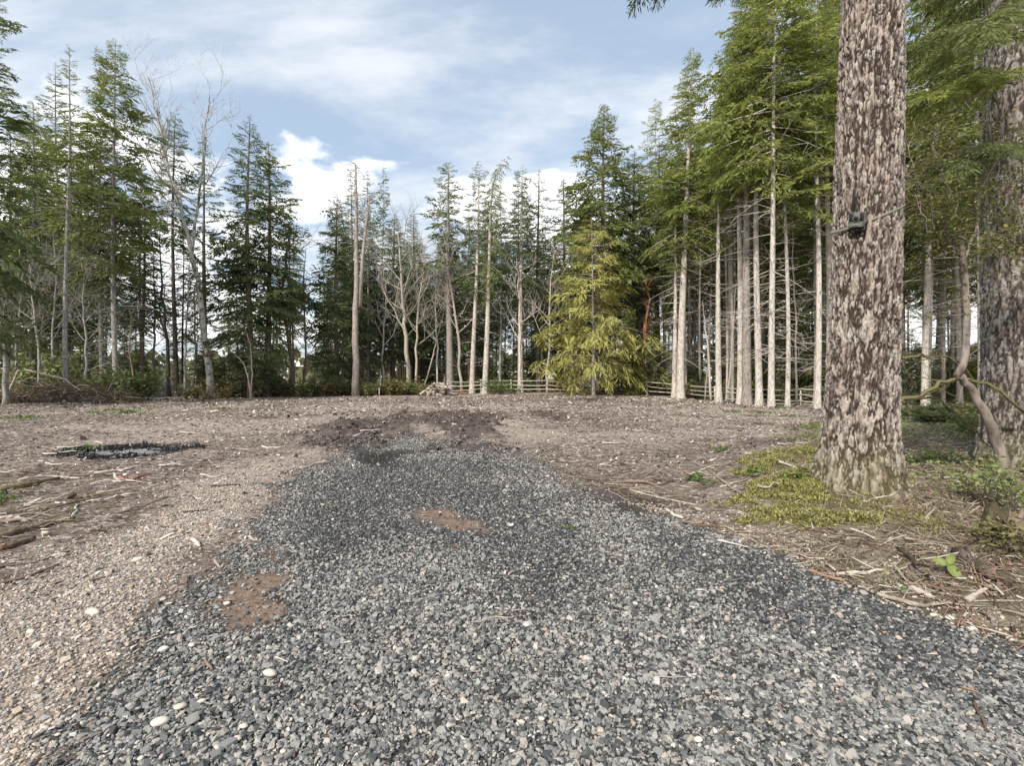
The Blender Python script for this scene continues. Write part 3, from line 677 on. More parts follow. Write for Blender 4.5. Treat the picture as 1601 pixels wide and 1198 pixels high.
HERO = [
 # px, depth, top px, crown bottom px, half width px, trunk px, kind, branches, bark, leaf, options, label
 (-30, 22, -70, 560, 105, 20, 'fir', 190, BROWN, DG, {}, 'full dark fir standing left of the brush heap at the end of the tree line'),
 (104, 26, 62, 380, 48, 10, 'fir', 74, SILV, MG, dict(dead=90, gap=.6), 'tall spindly fir with pale trunk and sparse crooked crown behind the brush heap'),
 (182, 29, 56, 420, 84, 11, 'fir', 230, SILV, MG, dict(dead=70, gap=.3), 'tallest broad fir on the left with a pointed dense crown and lichen-grey trunk'),
 (160, 30, 190, 480, 55, 9, 'fir', 120, SILV, LG, dict(dead=70), 'shorter grey-trunked fir right against the tallest broad fir'),
 (48, 31, 150, 540, 80, 9, 'fir', 200, GREY, MG, dict(dead=40), 'bushy mid-green fir behind the brush heap'),
 (222, 36, 300, 520, 42, 9, 'fir', 120, BROWN, DG, dict(dead=30), 'slim dark fir between the tallest broad fir and the leaning alder'),
 (276, 36, 172, 400, 46, 10, 'fir', 130, DARKB, DG, dict(dead=40, gap=.45), 'dark-trunked fir seen through the bare branches of the leaning alder'),
 (322, 40, 192, 520, 42, 10, 'fir', 150, BROWN, DG, {}, 'narrow dark fir just behind the leaning alder'),
 (392, 35, 174, 604, 66, 12, 'fir', 250, BROWN, DG, dict(gap=.15), 'dense dark fir with branches to the ground, left of the paired firs'),
 (418, 37, 216, 500, 72, 12, 'fir', 190, BROWN, LG, dict(dead=40, gap=.4), 'fir with open right-hand branches beside the dense dark fir'),
 (528, 41, 298, 604, 58, 9, 'fir', 220, BROWN, DG, dict(gap=.2), 'conical fir left of the dead snag with boughs to the ground'),
 (615, 46, 330, 560, 50, 9, 'fir', 180, DARKB, DG, {}, 'dark fir behind the white-branched bare maple'),
 (655, 48, 372, 560, 45, 8, 'fir', 150, DARKB, LG, {}, 'short dark fir between the bare maple and the thin sparse fir'),
 (704, 43, 250, 420, 46, 13, 'fir', 110, GREY, LG, dict(gap=.55, dead=40), 'thin sparse fir with see-through top above the firewood heap'),
 (738, 42, 248, 470, 40, 9, 'fir', 170, PALE, LG, dict(lean=(.6, 0)), 'fir with dark pointed top beside the droopy-tipped hemlock'),
 (758, 40, 240, 470, 26, 10, 'hemlock', 95, PALE, MG, dict(lean=(.9, 0), tip=1.3, gap=.1, shape=.35, up=(-.2, -.6)), 'hemlock with bowed drooping tip and slim leaning pale trunk'),
 (814, 42, 254, 460, 40, 10, 'fir', 140, PALE, DG, dict(dead=40), 'dark fir on a pale straight trunk behind the leftmost fence rails'),
 (842, 46, 262, 500, 38, 9, 'fir', 150, DARKB, LG, {}, 'fir with a slim spire crown left of the yellow-green cedar'),
 (880, 48, 272, 500, 44, 9, 'fir', 160, DARKB, DG, {}, 'dark fir close left of the tall spire fir'),
 (936, 42, 158, 470, 78, 13, 'fir', 250, BROWN, MG, dict(gap=.15, lean=(.6, 0)), 'tall spire fir rising above the yellow-green cedar'),
 (992, 44, 232, 480, 56, 11, 'fir', 190, DARKB, LG, {}, 'broad dark fir right of the tall spire fir'),
 (1030, 46, 210, 470, 50, 11, 'fir', 170, DARKB, MG, {}, 'mid-green fir left of the twin-trunked tall fir'),
 (1064, 35, 72, 390, 66, 14, 'fir', 230, PALE, BG, dict(lean=(.7, 0), dead=45, gap=.2), 'tall fir with bright green crown, thicker of the twin pale trunks by the root wad'),
 (1054, 35.6, 250, 420, 44, 9, 'fir', 90, PALE, MG, dict(dead=50), 'slimmer of the twin pale trunks by the root wad'),
 (1124, 33, 150, 330, 40, 11, 'fir', 110, PALE, BG, dict(dead=40), 'straight pale fir right of the root wad'),
 (1142, 36, 60, 300, 56, 11, 'fir', 150, PALE, BG, dict(dead=30), 'pale fir with thin trunk in the gap beside the thick pair'),
 (1157, 31, 20, 300, 55, 12, 'fir', 150, PALE, BG, dict(dead=50), 'pale slim trunk touching the thickest grey-brown trunk'),
 (1168, 29.5, -40, 280, 75, 17, 'fir', 200, GREY, BG, dict(lean=(.2, 0), dead=45), 'thickest grey-brown trunk of the sunlit group behind the fence'),
 (1187, 29, -60, 290, 80, 13, 'fir', 210, PALE, BG, dict(lean=(-.15, 0), dead=50), 'bright pale trunk joined at the foot to the thickest grey-brown one'),
 (1206, 26.5, -110, 280, 95, 12, 'fir', 220, PALE, BG, dict(lean=(.45, 0), dead=55), 'leaning pale fir with dark foot standing on the clearing side of the fence'),
 (1231, 27.5, 80, 360, 50, 9, 'fir', 90, PALE, MG, dict(dead=50), 'mottled pale fir right of the leaning one'),
 (1278, 27, -90, 330, 85, 12, 'fir', 210, PALE, BG, dict(dead=30), 'pale fir close left of the big camera-bearing fir'),
 (1297, 30, -60, 260, 80, 13, 'fir', 190, PALE, BG, {}, 'pale fir half hidden by the big camera-bearing fir'),
 (1446, 30, -70, 350, 90, 14, 'fir', 200, PALE, BG, dict(dead=40), 'brightest pale trunk between the big fir and the huckleberry'),
 (1474, 34, -40, 330, 85, 9, 'fir', 190, PALE, MG, dict(dead=40), 'slim pale trunk right behind the brightest one'),
 (1500, 33, -90, 360, 90, 12, 'fir', 200, PALE, BG, dict(dead=40), 'pale trunk seen behind the huckleberry fork'),
 (1535, 24, -170, 330, 110, 17, 'fir', 210, SILV, MG, dict(dead=40), 'grey-flecked trunk close left of the thick right-hand fir'),
]
def place_px(px, d):
    x = (px - CX) / F_PX * d; return Vector((x, d, tz(x, d)))
def hero_trees():
    for i, (px, d, top, cbp, hw, tw, kind, nb, bark, leaf, opt, lab) in enumerate(HERO):
        loc = place_px(px, d); H = CAM_H + (HOR - top) / F_PX * d - loc.z; cb = max(.6, CAM_H + (HOR - cbp) / F_PX * d - loc.z)
        m = conifer(500 + i, H, cb, hw / F_PX * d * 1.08, tw / F_PX * d / 2 * math.cos(math.atan((px - CX) / F_PX)) * .95, kind, int(nb * (.74 if hw / F_PX * d > 2.2 else 1.0)), **opt)
        plant_tree('fir_tree' if kind != 'hemlock' else 'hemlock_tree', m, loc, 0, None, lab, 'tree', 'conifers along the edge of the clearing', bark, leaf)
    # yellow-green cedar in front of the tall spire fir
    d = 37.5; loc = place_px(928, d); H = CAM_H + (HOR - 335) / F_PX * d
    m = conifer(700, H, .7, 88 / F_PX * d, .13, 'cedar', 150, gap=.75, shape=.62, up=(.4, .05), dead=60)
    plant_tree('cedar_tree', m, loc, 0, None, 'yellow-green cedar with drooping lacy boughs behind the fence', 'tree', None, GREY, YG)
    for k, (px, d, tp, hw, leaf, lab) in enumerate(((905, 38.5, 455, 42, YG, 'small yellow-green cedar at the left skirt of the big cedar'), (985, 38, 480, 38, (.13, .15, .04), 'small olive cedar at the right skirt of the big cedar'), (1018, 42, 470, 36, BG, 'young bright green hemlock behind the reddish arbutus'))):
        loc = place_px(px, d); m = conifer(710 + k, CAM_H + (HOR - tp) / F_PX * d, .5, hw / F_PX * d, .06, 'cedar' if k < 2 else 'hemlock', 130, gap=.3, dead=8, shape=.7)
        plant_tree('cedar_tree' if k < 2 else 'hemlock_tree', m, loc, 0, None, lab, 'tree', None, BROWN, leaf)
hero_trees()
# ---- the wood behind: shared meshes
MARKS = [(-400, 'the end of the brush heap'), (0, 'the lichen-covered broken stem'), (40, 'the brush heap'), (104, 'the tall spindly fir'), (160, 'the tallest broad fir'), (215, 'the shrub left of the boulders'), (265, 'the mossy boulders'), (330, 'the leaning alder'), (392, 'the dense dark fir'), (460, 'the crooked bare tree'), (528, 'the conical fir'), (560, 'the dead snag'), (625, 'the bare maple'), (684, 'the firewood heap'), (740, 'the pointed fir by the hemlock'), (770, 'the droop-tipped hemlock'), (825, 'the left fence rails'), (880, 'the left skirt of the cedar'), (936, 'the yellow-green cedar'), (1000, 'the reddish arbutus'), (1060, 'the twin pale trunks'), (1090, 'the root wad'), (1124, 'the straight pale fir'), (1165, 'the thickest sunlit trunk'), (1206, 'the leaning pale fir'), (1245, 'the thin dead pole'), (1280, 'the last pale fir before the big fir'), (1350, 'the big camera-bearing fir'), (1430, 'the level mossy branch'), (1475, 'the brightest pale trunks'), (1510, 'the huckleberry kink'), (1550, 'the grey-flecked trunk'), (1612, 'the thick right-hand fir')]
ORD = ['first', 'second', 'third', 'fourth', 'fifth', 'sixth', 'seventh', 'eighth', 'ninth', 'tenth', 'eleventh', 'twelfth', 'thirteenth', 'fourteenth', 'fifteenth', 'sixteenth']
def tell_apart(items, what):
    '''items: (object, px, depth, word); name each by the landmark it stands behind and its turn going back'''
    bins = {}
    for it in items: bins.setdefault(min(MARKS, key=lambda m: abs(m[0] - it[1]))[1], []).append(it)
    for mk, L in bins.items():
        L.sort(key=lambda t: t[2])
        for i, (o, px, d, word) in enumerate(L): o['label'] = '%s %s, %s back from %s' % (word, what, ORD[min(i, 15)], mk)
def wood():
    rng = np.random.default_rng(77)
    protos = [conifer(900, 24, 3, 3.0, .17, 'fir', 130, gap=.3), conifer(901, 26, 8, 2.8, .17, 'fir', 115, dead=60, gap=.35), conifer(902, 22, 5, 2.3, .13, 'fir', 140, dead=50, gap=.35),
              conifer(903, 29, 11, 3.0, .17, 'fir', 105, dead=60, gap=.3), conifer(904, 30, 14, 3.2, .15, 'fir', 95, dead=60), conifer(905, 27, 9, 2.7, .13, 'hemlock', 105, dead=55)]
    placed = []; crowd = []; young = []; BW = {PALE: 'pale-trunked', GREY: 'grey-trunked', BROWN: 'brown-trunked', SILV: 'lichen-grey', DARKB: 'dark-trunked'}
    for h in HERO: q = place_px(h[0], h[1]); placed.append((q.x, q.y))
    def edge(px):
        return float(np.interp(px, [-400, 0, 330, 550, 700, 1040, 1180, 1290, 1450, 1601, 2000], [22, 29, 38, 44, 45, 44, 36, 32, 30, 27, 22]))
    specs = [((-350, 230), 62, 40, (0, 1, 2, 2), (BROWN, GREY, SILV), (DG, LG, MG), 'fir of the wood behind the brush heap and boulders', 'firs of the left-hand wood', (.72, .98)),
             ((235, 500), 13, 40, (1, 2, 2), (DARKB, BROWN), (DG, LG), 'slender dark fir in the thin strip of wood behind the leaning alder', 'firs of the thin strip of wood', (.55, .8)),
             ((505, 1010), 104, 36, (0, 0, 1, 2, 2, 5), (DARKB, BROWN, GREY, SILV), (DG, DG, LG), 'dark fir crowded in the wood beyond the firewood heap and fence', 'firs crowded beyond the fence', (.68, .9)),
             ((1010, 1310), 84, 45, (3, 4, 5, 4, 1, 0), (PALE, PALE, GREY, PALE), (MG, MG, BG, BG), 'straight bare-trunked fir deeper in the stand behind the sunlit trunks', 'firs deep behind the sunlit trunks', (.8, 1.05)),
             ((1310, 1800), 62, 42, (3, 4, 5, 4, 1), (PALE, PALE, GREY, SILV), (MG, MG, BG, BG), 'straight bare-trunked fir in the shady stand right of the big fir', 'firs of the right-hand stand', (.8, 1.1))]
    for (p0, p1), n, depth, kinds, barks, leafs, lab, grp, (s0, s1) in specs:
        c = 0; tries = 0
        while c < n and tries < 4000:
            tries += 1; px = rng.uniform(p0, p1); d = edge(px) + rng.random() ** 1.3 * depth + .5
            x = (px - CX) / F_PX * d
            if min((x - a) ** 2 + (d - b) ** 2 for a, b in placed) < 1.7 ** 2: continue
            placed.append((x, d)); s = rng.uniform(s0, s1); k = kinds[rng.integers(len(kinds))]
            bk = barks[rng.integers(len(barks))]; e = plant_tree('fir_tree', protos[k], (x, d, tz(x, d)), rng.random() * 6.28, (s * rng.uniform(.85, 1.15),) * 2 + (s,), lab, 'tree', grp, bk, leafs[rng.integers(len(leafs))]); c += 1
            crowd.append((e, px, d, BW[bk]))
    # saplings under the trees
    sap = [conifer(950 + k, 4.5, .3, 1.5, .05, kd, 90, gap=.25, dead=0, shape=.75) for k, kd in enumerate(('hemlock', 'cedar', 'fir'))]
    for k in range(96):
        px = rng.uniform(-150, 1750); d = edge(px) + rng.uniform(0, 14); x = (px - CX) / F_PX * d
        if 235 < px < 320 or (px > 440 and px < 490): continue
        s = rng.uniform(.4, 1.5)
        e = plant_tree('conifer_sapling', sap[rng.integers(3)], (x, d, tz(x, d)), rng.random() * 6.28, s, 'low bushy young conifer growing among the trunks of the wood', 'sapling', 'young conifers under the trees', BROWN, (DG, MG, BG, LG)[rng.integers(4)])
        young.append((e, px, d, 'tiny' if s < .7 else 'bushy'))
    tell_apart(crowd, 'fir in the wood'); tell_apart(young, 'young conifer')
wood()
# far-off wood closing the view between the trunks
def far_wood():
    rng = np.random.default_rng(3); V = []; A = []
    for k in range(5200):
        ang = rng.uniform(-1.15, 1.15); d = rng.uniform(110, 170); x = math.sin(ang) * d; y = math.cos(ang) * d
        hm = 7.5 + 3 * math.sin(x * .06) * math.sin(x * .023 + 1)
        z = rng.random() ** 1.2 * hm; s = rng.uniform(.8, 2.0)
        u = rng.normal(size=3); u /= np.linalg.norm(u); w = np.cross(u, rng.normal(size=3)); w /= np.linalg.norm(w); c = np.array([x, y, z])
        V += [c - u * s, c + w * s * .6, c + u * s, c - w * s * .6]; A += [rng.uniform(.2, .8)] * 4
    o = link('far_wood', mesh_np('far_wood', np.array(V), [np.arange(len(V)).reshape(-1, 4)], MAT['foliage'], False, {'v': ('FLOAT', np.array(A))}), color=(.13, .135, .085))
    stuff(o, 'pale far-off scrub and treetops showing between the trunks', 'far wood')
far_wood()

# ------------------------------------------------------------------ bare broadleaved trees, snag, arbutus
def bare_tree(seed, pts, rads, n_lvl, spread, mat, cnt=(7, 5, 4), ln=.4, rise=.5, t0=.35, up_bias=.25, lv_r=.5):
    rng = np.random.default_rng(seed); g = Geo(); pts = np.asarray(pts, float)
    tt = np.linspace(0, 1, len(pts)); q = np.linspace(0, 1, 14)
    P = np.stack([np.interp(q, tt, pts[:, k]) for k in range(3)], 1)
    P[1:-1] += rng.normal(0, .012, (12, 3)) * np.linalg.norm(pts[-1] - pts[0]) * .3; Rr = np.interp(q, np.linspace(0, 1, len(rads)), rads)
    g.tube(P, Rr, 8)
    tips = []
    def grow(base, d, L, r, lvl):
        k = 5; p = [base]; dd = d.copy()
        for s in range(k - 1):
            dd = dd + rng.normal(0, .16, 3) + np.array([0, 0, up_bias * .35]); dd /= np.linalg.norm(dd); p.append(p[-1] + dd * L / (k - 1))
        p = np.array(p); g.tube(p, np.linspace(r, max(.003, r * .35), k), 5 if lvl == 0 else 3, False)
        tips.append(p[-1])
        if lvl + 1 < n_lvl:
            for c in range(cnt[min(lvl + 1, len(cnt) - 1)]):
                t = rng.uniform(.25, 1.); i = min(k - 2, int(t * (k - 1))); b = p[i] + (p[i + 1] - p[i]) * (t * (k - 1) - i)
                v = rng.normal(size=3); v -= v.dot(dd) * dd; v /= np.linalg.norm(v)
                nd = dd * .75 + v * spread; nd /= np.linalg.norm(nd); grow(b, nd, L * rng.uniform(.4, .68), r * .5, lvl + 1)
    H = np.linalg.norm(pts[-1] - pts[0])
    for c in range(cnt[0]):
        t = t0 + (1 - t0) * (c + rng.random()) / cnt[0]; b = np.array([np.interp(t, q, P[:, k]) for k in range(3)]); r = float(np.interp(t, q, Rr))
        a = rng.random() * 6.28; nd = np.array([math.cos(a), math.sin(a), rise + rng.normal(0, .15)]); nd /= np.linalg.norm(nd)
        grow(b, nd, H * ln * rng.uniform(.6, 1.1) * (1.15 - .6 * t), max(.012, r * lv_r), 0)
    return g, tips
def thing_tree(name, g, mat, base, label, group=None, cat='tree', color=GREY):
    e = empty(name, base); tag(e, label, cat, group); b = np.array(base); g.V = [v - b for v in g.V]
    link('trunk', g.mesh('trunk', MAT[mat], True), e, color=color); return e
def px_line(pl, d, dd=0.): return [tuple(AT(x, y, d + dd * k)) for k, (x, y) in enumerate(pl)]
def fixbase(pl, d):
    L = px_line(pl, d); L[0] = (L[0][0], d, tz(L[0][0], d) - .1); return L
def bare_trees():
    d = 33.5
    L = fixbase([(330, 622), (322, 540), (312, 450), (296, 380), (285, 330), (268, 260), (245, 190), (232, 120)], d)
    g, _ = bare_tree(1, L, [.27, .2, .17, .14, .11, .08, .05, .02], 3, .75, 'm', (13, 6, 4), .26, .7, .42, .5)
    L2 = px_line([(300, 395), (312, 300), (322, 220), (328, 130)], d); g2, _ = bare_tree(2, L2, [.11, .08, .05, .015], 3, .7, 'm', (9, 6, 4), .35, .8, .2, .5); g.add(np.vstack(g2.V), np.vstack(g2.Q), None)
    thing_tree('alder_tree', g, 'mossy_white_bark', L[0], 'leaning bare alder with white mossy trunk at the edge of the clearing')
    for k, (pl, d, r, cnt, ln, mat, col, lab) in enumerate((
        ([(288, 618), (290, 540), (294, 470), (298, 400)], 34.5, .09, (7, 4, 3), .22, 'mossy_white_bark', GREY, 'thin white birch stem beside the leaning alder'),
        ([(640, 608), (634, 520), (628, 450), (622, 365)], 43, .22, (16, 6, 4), .42, 'bark', (.36, .32, .27), 'bare maple with white upswept branches behind the firewood heap'),
        ([(652, 608), (650, 540), (656, 470), (664, 400)], 42, .12, (10, 5, 3), .35, 'bark', (.36, .32, .27), 'slimmer bare stem beside the white-branched maple'),
        ([(722, 608), (716, 520), (706, 450), (694, 370)], 42.5, .14, (13, 6, 3), .42, 'bark', (.33, .29, .24), 'bare spreading tree right of the firewood heap'),
        ([(812, 606), (813, 540), (812, 470), (808, 400)], 41, .13, (11, 5, 3), .33, 'bark', (.45, .41, .36), 'bare pale tree left of the yellow-green cedar'),
        ([(855, 606), (858, 540), (860, 460), (866, 395)], 42, .12, (12, 5, 3), .36, 'bark', (.40, .36, .30), 'bare twiggy tree against the left boughs of the cedar'),
        ([(462, 612), (452, 540), (440, 470), (448, 400), (452, 350)], 38, .17, (10, 6, 3), .3, 'bark', BROWN, 'crooked dark bare tree in the bright gap beside the conical fir'),
        ([(472, 612), (480, 540), (474, 450), (478, 390)], 39, .10, (8, 5, 3), .26, 'bark', BROWN, 'thin dark bare stem next to the crooked bare tree'),
        ([(265, 615), (262, 540), (252, 450), (250, 360)], 36, .13, (9, 5, 3), .24, 'bark', DARKB, 'dark twiggy stem left of the white birch stem'),
        ([(212, 610), (205, 560), (203, 480), (196, 420)], 33, .06, (7, 4, 3), .25, 'bark', (.24, .18, .12), 'brown multi-twigged sapling at the right of the tallest broad fir'),
        ([(8, 598), (9, 560), (3, 500), (-4, 440)], 24, .13, (8, 5, 4), .4, 'bark', SILV, 'lichen-covered broken stem left of the brush heap'),
        ([(62, 600), (60, 540), (52, 470), (46, 410)], 27, .08, (12, 6, 4), .34, 'bark', SILV, 'grey twiggy dead stem just behind the brush heap'),
        ([(132, 600), (135, 540), (130, 470), (128, 400)], 28, .07, (12, 6, 4), .34, 'bark', SILV, 'grey twiggy dead stem right of the spindly fir'),
        ([(24, 604), (26, 540), (34, 460), (30, 380)], 28, .07, (13, 6, 4), .34, 'bark', SILV, 'grey twiggy dead stem behind the lichen-covered broken one'),
        ([(84, 604), (82, 530), (88, 450), (84, 360)], 29, .08, (13, 6, 4), .30, 'bark', SILV, 'grey twiggy dead stem left of the spindly fir'),
        ([(242, 612), (240, 540), (244, 470), (238, 380)], 37, .09, (12, 6, 4), .26, 'bark', GREY, 'thin twiggy grey stem left of the dark twiggy one'),
        ([(302, 614), (306, 540), (304, 470), (310, 400)], 38, .08, (11, 6, 4), .26, 'bark', GREY, 'thin twiggy grey stem right behind the white birch stem'),
        ([(600, 610), (598, 540), (604, 470), (600, 420)], 44, .10, (12, 6, 4), .32, 'bark', (.42, .38, .33), 'bare twiggy tree just right of the dead snag'),
        ([(682, 608), (684, 540), (680, 470), (684, 420)], 44, .10, (12, 6, 3), .32, 'bark', (.42, .38, .33), 'bare twiggy tree left of the thin sparse fir'),
        ([(896, 606), (894, 540), (890, 470), (894, 400)], 44, .09, (12, 6, 3), .3, 'bark', (.44, .40, .33), 'thin pale bare stem rising at the left of the cedar boughs'),
        ([(1002, 608), (1004, 560), (1010, 500), (1016, 470), (1010, 440)], 40, .17, (7, 5, 3), .25, 'bark', (.25, .12, .075), 'reddish-brown arbutus trunk behind the fence right of the cedar'),
        ([(1016, 472), (1026, 450), (1034, 430), (1030, 410)], 40, .0, (0,), .2, 'bark', (.25, .12, .075), ''))):
        if not lab: continue
        L = fixbase(pl, d); g, _ = bare_tree(20 + k, L, [r, r * .8, r * .55, r * .2], 3, .8, mat, cnt, ln, .75, .3, .4, .5)
        thing_tree('bare_tree' if 'arbutus' not in lab else 'arbutus_tree', g, mat, L[0], lab, None, 'tree', col)
    # dead snag with a second stem
    d = 38; L = fixbase([(556, 612), (556, 500), (558, 400), (557, 320), (556, 255)], d); rng = np.random.default_rng(4)
    g = Geo(); L_ = np.array(L); q = np.linspace(0, 1, 18); P = np.stack([np.interp(q, np.linspace(0, 1, 5), L_[:, k]) for k in range(3)], 1); P[1:, :2] += rng.normal(0, .03, (17, 2)); g.tube(P, np.interp(q, [0, .05, 1], [.34, .27, .05]), 9)
    L2 = np.array(px_line([(563, 480), (567, 400), (574, 340), (578, 312), (572, 304)], d)); g.tube(L2, [.15, .13, .11, .07, .03], 7)
    for S, t0, n in ((P, .45, 95), (L2, .3, 26)):
        for k in range(n):
            t = t0 + (1 - t0) * rng.random() ** .7; i = t * (len(S) - 1); i0 = min(int(i), len(S) - 2); b = S[i0] + (S[i0 + 1] - S[i0]) * (i - i0)
            a = rng.random() * 6.28; l = rng.uniform(.25, 1.5); dr = np.array([math.cos(a), math.sin(a), rng.normal(-.05, .35)])
            p = [b, b + dr * l * .5 + rng.normal(0, .06, 3), b + dr * l + rng.normal(0, .15, 3) - (0, 0, .1 * l)]; g.tube(p, [.028, .016, .006], 3, False)
            if l > .6:
                for _ in range(2): v = rng.normal(0, .28, 3); g.tube([p[1], p[1] + v * .6, p[1] + v], [.012, .008, .004], 3, False)
    thing_tree('dead_snag', g, 'bark', L[0], 'tall grey dead snag with a split second stem and short broken twigs', None, 'dead tree', (.30, .255, .225))
    # leaning pale poles and small dead saplings
    for k, (pl, d, r, mat, lab) in enumerate((([(1112, 612), (1106, 540), (1098, 470)], 37, .10, 'pale_stick', 'pale dead pole leaning left behind the root wad'), ([(1102, 610), (1108, 540), (1110, 490)], 37.5, .06, 'pale_stick', 'thin upright dead pole crossing the leaning pale pole'),
            ([(394, 622), (388, 590), (380, 566), (360, 548)], 32, .055, 'pale_stick', 'pale twisted dead sapling in front of the dense dark fir'), ([(391, 620), (394, 580), (392, 545), (386, 520)], 32, .045, 'pale_stick', 'thin upright dead sapling twined with the pale twisted one'),
            ([(1246, 622), (1244, 500), (1238, 330)], 31, .07, 'pale_stick', 'thin straight dead pole right of the mottled pale fir'), ([(1138, 610), (1146, 520), (1152, 440)], 34, .06, 'pale_stick', 'slim dead pole slanting in front of the pale thin-trunked fir'),
            ([(660, 604), (676, 560), (690, 500)], 44, .08, 'pale_stick', 'slanting dead pole behind the firewood heap'), ([(3, 600), (30, 575), (100, 592), (128, 612)], 24.5, .05, 'pale_stick', 'long pale bent branch arching over the brush heap'))):
        L = fixbase(pl, d); g, _ = bare_tree(60 + k, L, [r, r * .7, r * .25], 2, .6, mat, (6, 3), .2, .5, .4, .2, .35)
        o = thing_tree('dead_pole' if 'pole' in lab else 'dead_sapling', g, mat, L[0], lab, None, 'dead tree' if 'branch' not in lab else 'branch')
bare_trees()

# ------------------------------------------------------------------ big firs with modelled bark
def bark_trunk(seed, R0, taper, Hd, Ht, lean, nth=330, nz=560, cell=(.055, .15), depth=.035, flare=.13, mat='fir_bark'):
    rng = np.random.default_rng(seed)
    zs = np.concatenate([np.linspace(-.35, Hd, nz), np.linspace(Hd, Ht, 50)[1:]])
    th = np.arange(nth) * 2 * math.pi / nth
    T, Zz = np.meshgrid(th, zs); t = T.ravel(); z = Zz.ravel()
    lob = .5 + .5 * np.cos(5 * t + .6 + .8 * np.sin(2 * t))
    fl = np.exp(-np.clip(z + .05, 0, 9) / .33)
    r = np.clip(R0 - taper * z, .04, 9) + flare * fl * (.45 + .9 * lob) + .018 * np.sin(3 * t + z * .6) + .012 * np.sin(5 * t - z * .9)
    def vp(n, zf, sd):                                # noise that closes round the trunk: n lattice cells round, zf per metre up
        u = t / (2 * math.pi) * n; v = z * zf; iu = np.floor(u); iv = np.floor(v); fu = u - iu; fv = v - iv
        fu = fu * fu * (3 - 2 * fu); fv = fv * fv * (3 - 2 * fv); a, b = np.mod(iu, n), np.mod(iu + 1, n)
        return (hash2(a, iv, sd) * (1 - fu) + hash2(b, iv, sd) * fu) * (1 - fv) + (hash2(a, iv + 1, sd) * (1 - fu) + hash2(b, iv + 1, sd) * fu) * fv
    circ = 2 * math.pi * R0; per = lambda w: max(8, int(round(circ / w)))
    n1 = .52 * vp(per(.070), 3.0, seed + 1) + .32 * vp(per(.034), 8.0, seed + 2) + .16 * vp(per(.016), 20, seed + 3)
    n2 = .52 * vp(per(.058), 3.6, seed + 4) + .32 * vp(per(.028), 10, seed + 5) + .16 * vp(per(.014), 24, seed + 6)
    g1 = np.exp(-((n1 - .5) / .060) ** 2); g2 = np.exp(-((n2 - .5) / .060) ** 2)
    furrow = np.clip(np.maximum(g1, .85 * g2), 0, 1)
    n3 = .6 * vp(per(.034), 11, seed + 7) + .4 * vp(per(.016), 30, seed + 8)
    flake = n3 * 5 - np.floor(n3 * 5); step_ = np.floor(n3 * 5) / 5
    crack = np.exp(-((n3 * 5 - np.round(n3 * 5)) / .16) ** 2)
    cid = np.clip(.5 + (step_ - .45) * 1.6 + .35 * (vp(per(.008), 70, seed + 9) - .5), 0, 1)
    hh = np.clip((1 - furrow) * (.62 + .55 * (step_ - .4)) + .16 * (vp(per(.011), 50, seed + 10) - .5) - .22 * crack * (1 - furrow) + .1, 0, 1)
    r = r + depth * (hh - .5)
    x = r * np.cos(t) + lean[0] * z; y = r * np.sin(t) + lean[1] * z
    nz_ = len(zs); i = np.arange(nz_ - 1)[:, None] * nth; j = np.arange(nth)[None, :]; j2 = (j + 1) % nth
    Q = np.stack([i + j, i + j2, i + nth + j2, i + nth + j], -1).reshape(-1, 4)
    return mesh_np('trunk', np.stack([x, y, z], 1), [Q], MAT[mat], True, {'bark': ('FLOAT', np.clip(hh, 0, 1)), 'cell': ('FLOAT', cid)})
def limb(parent, pts, r, seed, n=9, L=.5, color=MG, dens='hemlock', leafy=.35, sc_=1.0):
    """a limb with hanging needle sprays; wood and foliage are parts of the tree"""
    rng = np.random.default_rng(seed); pts = np.array(pts, float); q = np.linspace(0, 1, 10); P = np.stack([np.interp(q, np.linspace(0, 1, len(pts)), pts[:, k]) for k in range(3)], 1)
    P[1:] += rng.normal(0, .02, (9, 3)); g = Geo(); g.tube(P, np.linspace(r, r * .25, 10), 6); VV = []; AV = []
    main = pts[-1] - pts[0]; main /= np.linalg.norm(main)
    for k in range(n):
        t = leafy + (1 - leafy) * (k + rng.random()) / n; b = np.array([np.interp(t, q, P[:, c]) for c in range(3)])
        side = rng.choice([-1, 1]); lat = np.cross(main, [0, 0, 1]); lat /= np.linalg.norm(lat)
        d = main * rng.uniform(.3, .9) + lat * side * rng.uniform(.3, .9) + np.array([0, 0, rng.uniform(-.45, .1)]); d /= np.linalg.norm(d)
        S = SPR_D[dens][rng.integers(4)].reshape(-1, 3) * L * rng.uniform(.6, 1.2); S = S.reshape(-1, 4, 3)
        c_ = S.mean(1, keepdims=True); S = (c_ + (S - c_) * np.array([1, 1, 1]) * sc_).reshape(-1, 3)
        S[:, 2] -= .25 * S[:, 0] ** 2 / L
        yv = np.cross([0, 0, 1], d); yv /= np.linalg.norm(yv); zv = np.cross(d, yv); M = np.stack([d, yv, zv])
        VV.append(S @ M + b); AV.append(np.repeat(np.clip(rng.normal(.45, .2, len(S) // 4), 0, 1), 4))
        g.tube([b, b + d * L * .4, b + d * L * .75 - (0, 0, .08 * L)], [r * .25, r * .16, .003], 4, False)
    o = link('limb', g.mesh('limb', MAT['bark'], True), parent, color=DARKB)
    V = np.vstack(VV); link('needles', mesh_np('needles', V, [np.arange(len(V)).reshape(-1, 4)], MAT['foliage'], False, {'v': ('FLOAT', np.concatenate(AV))}), o, color=color)
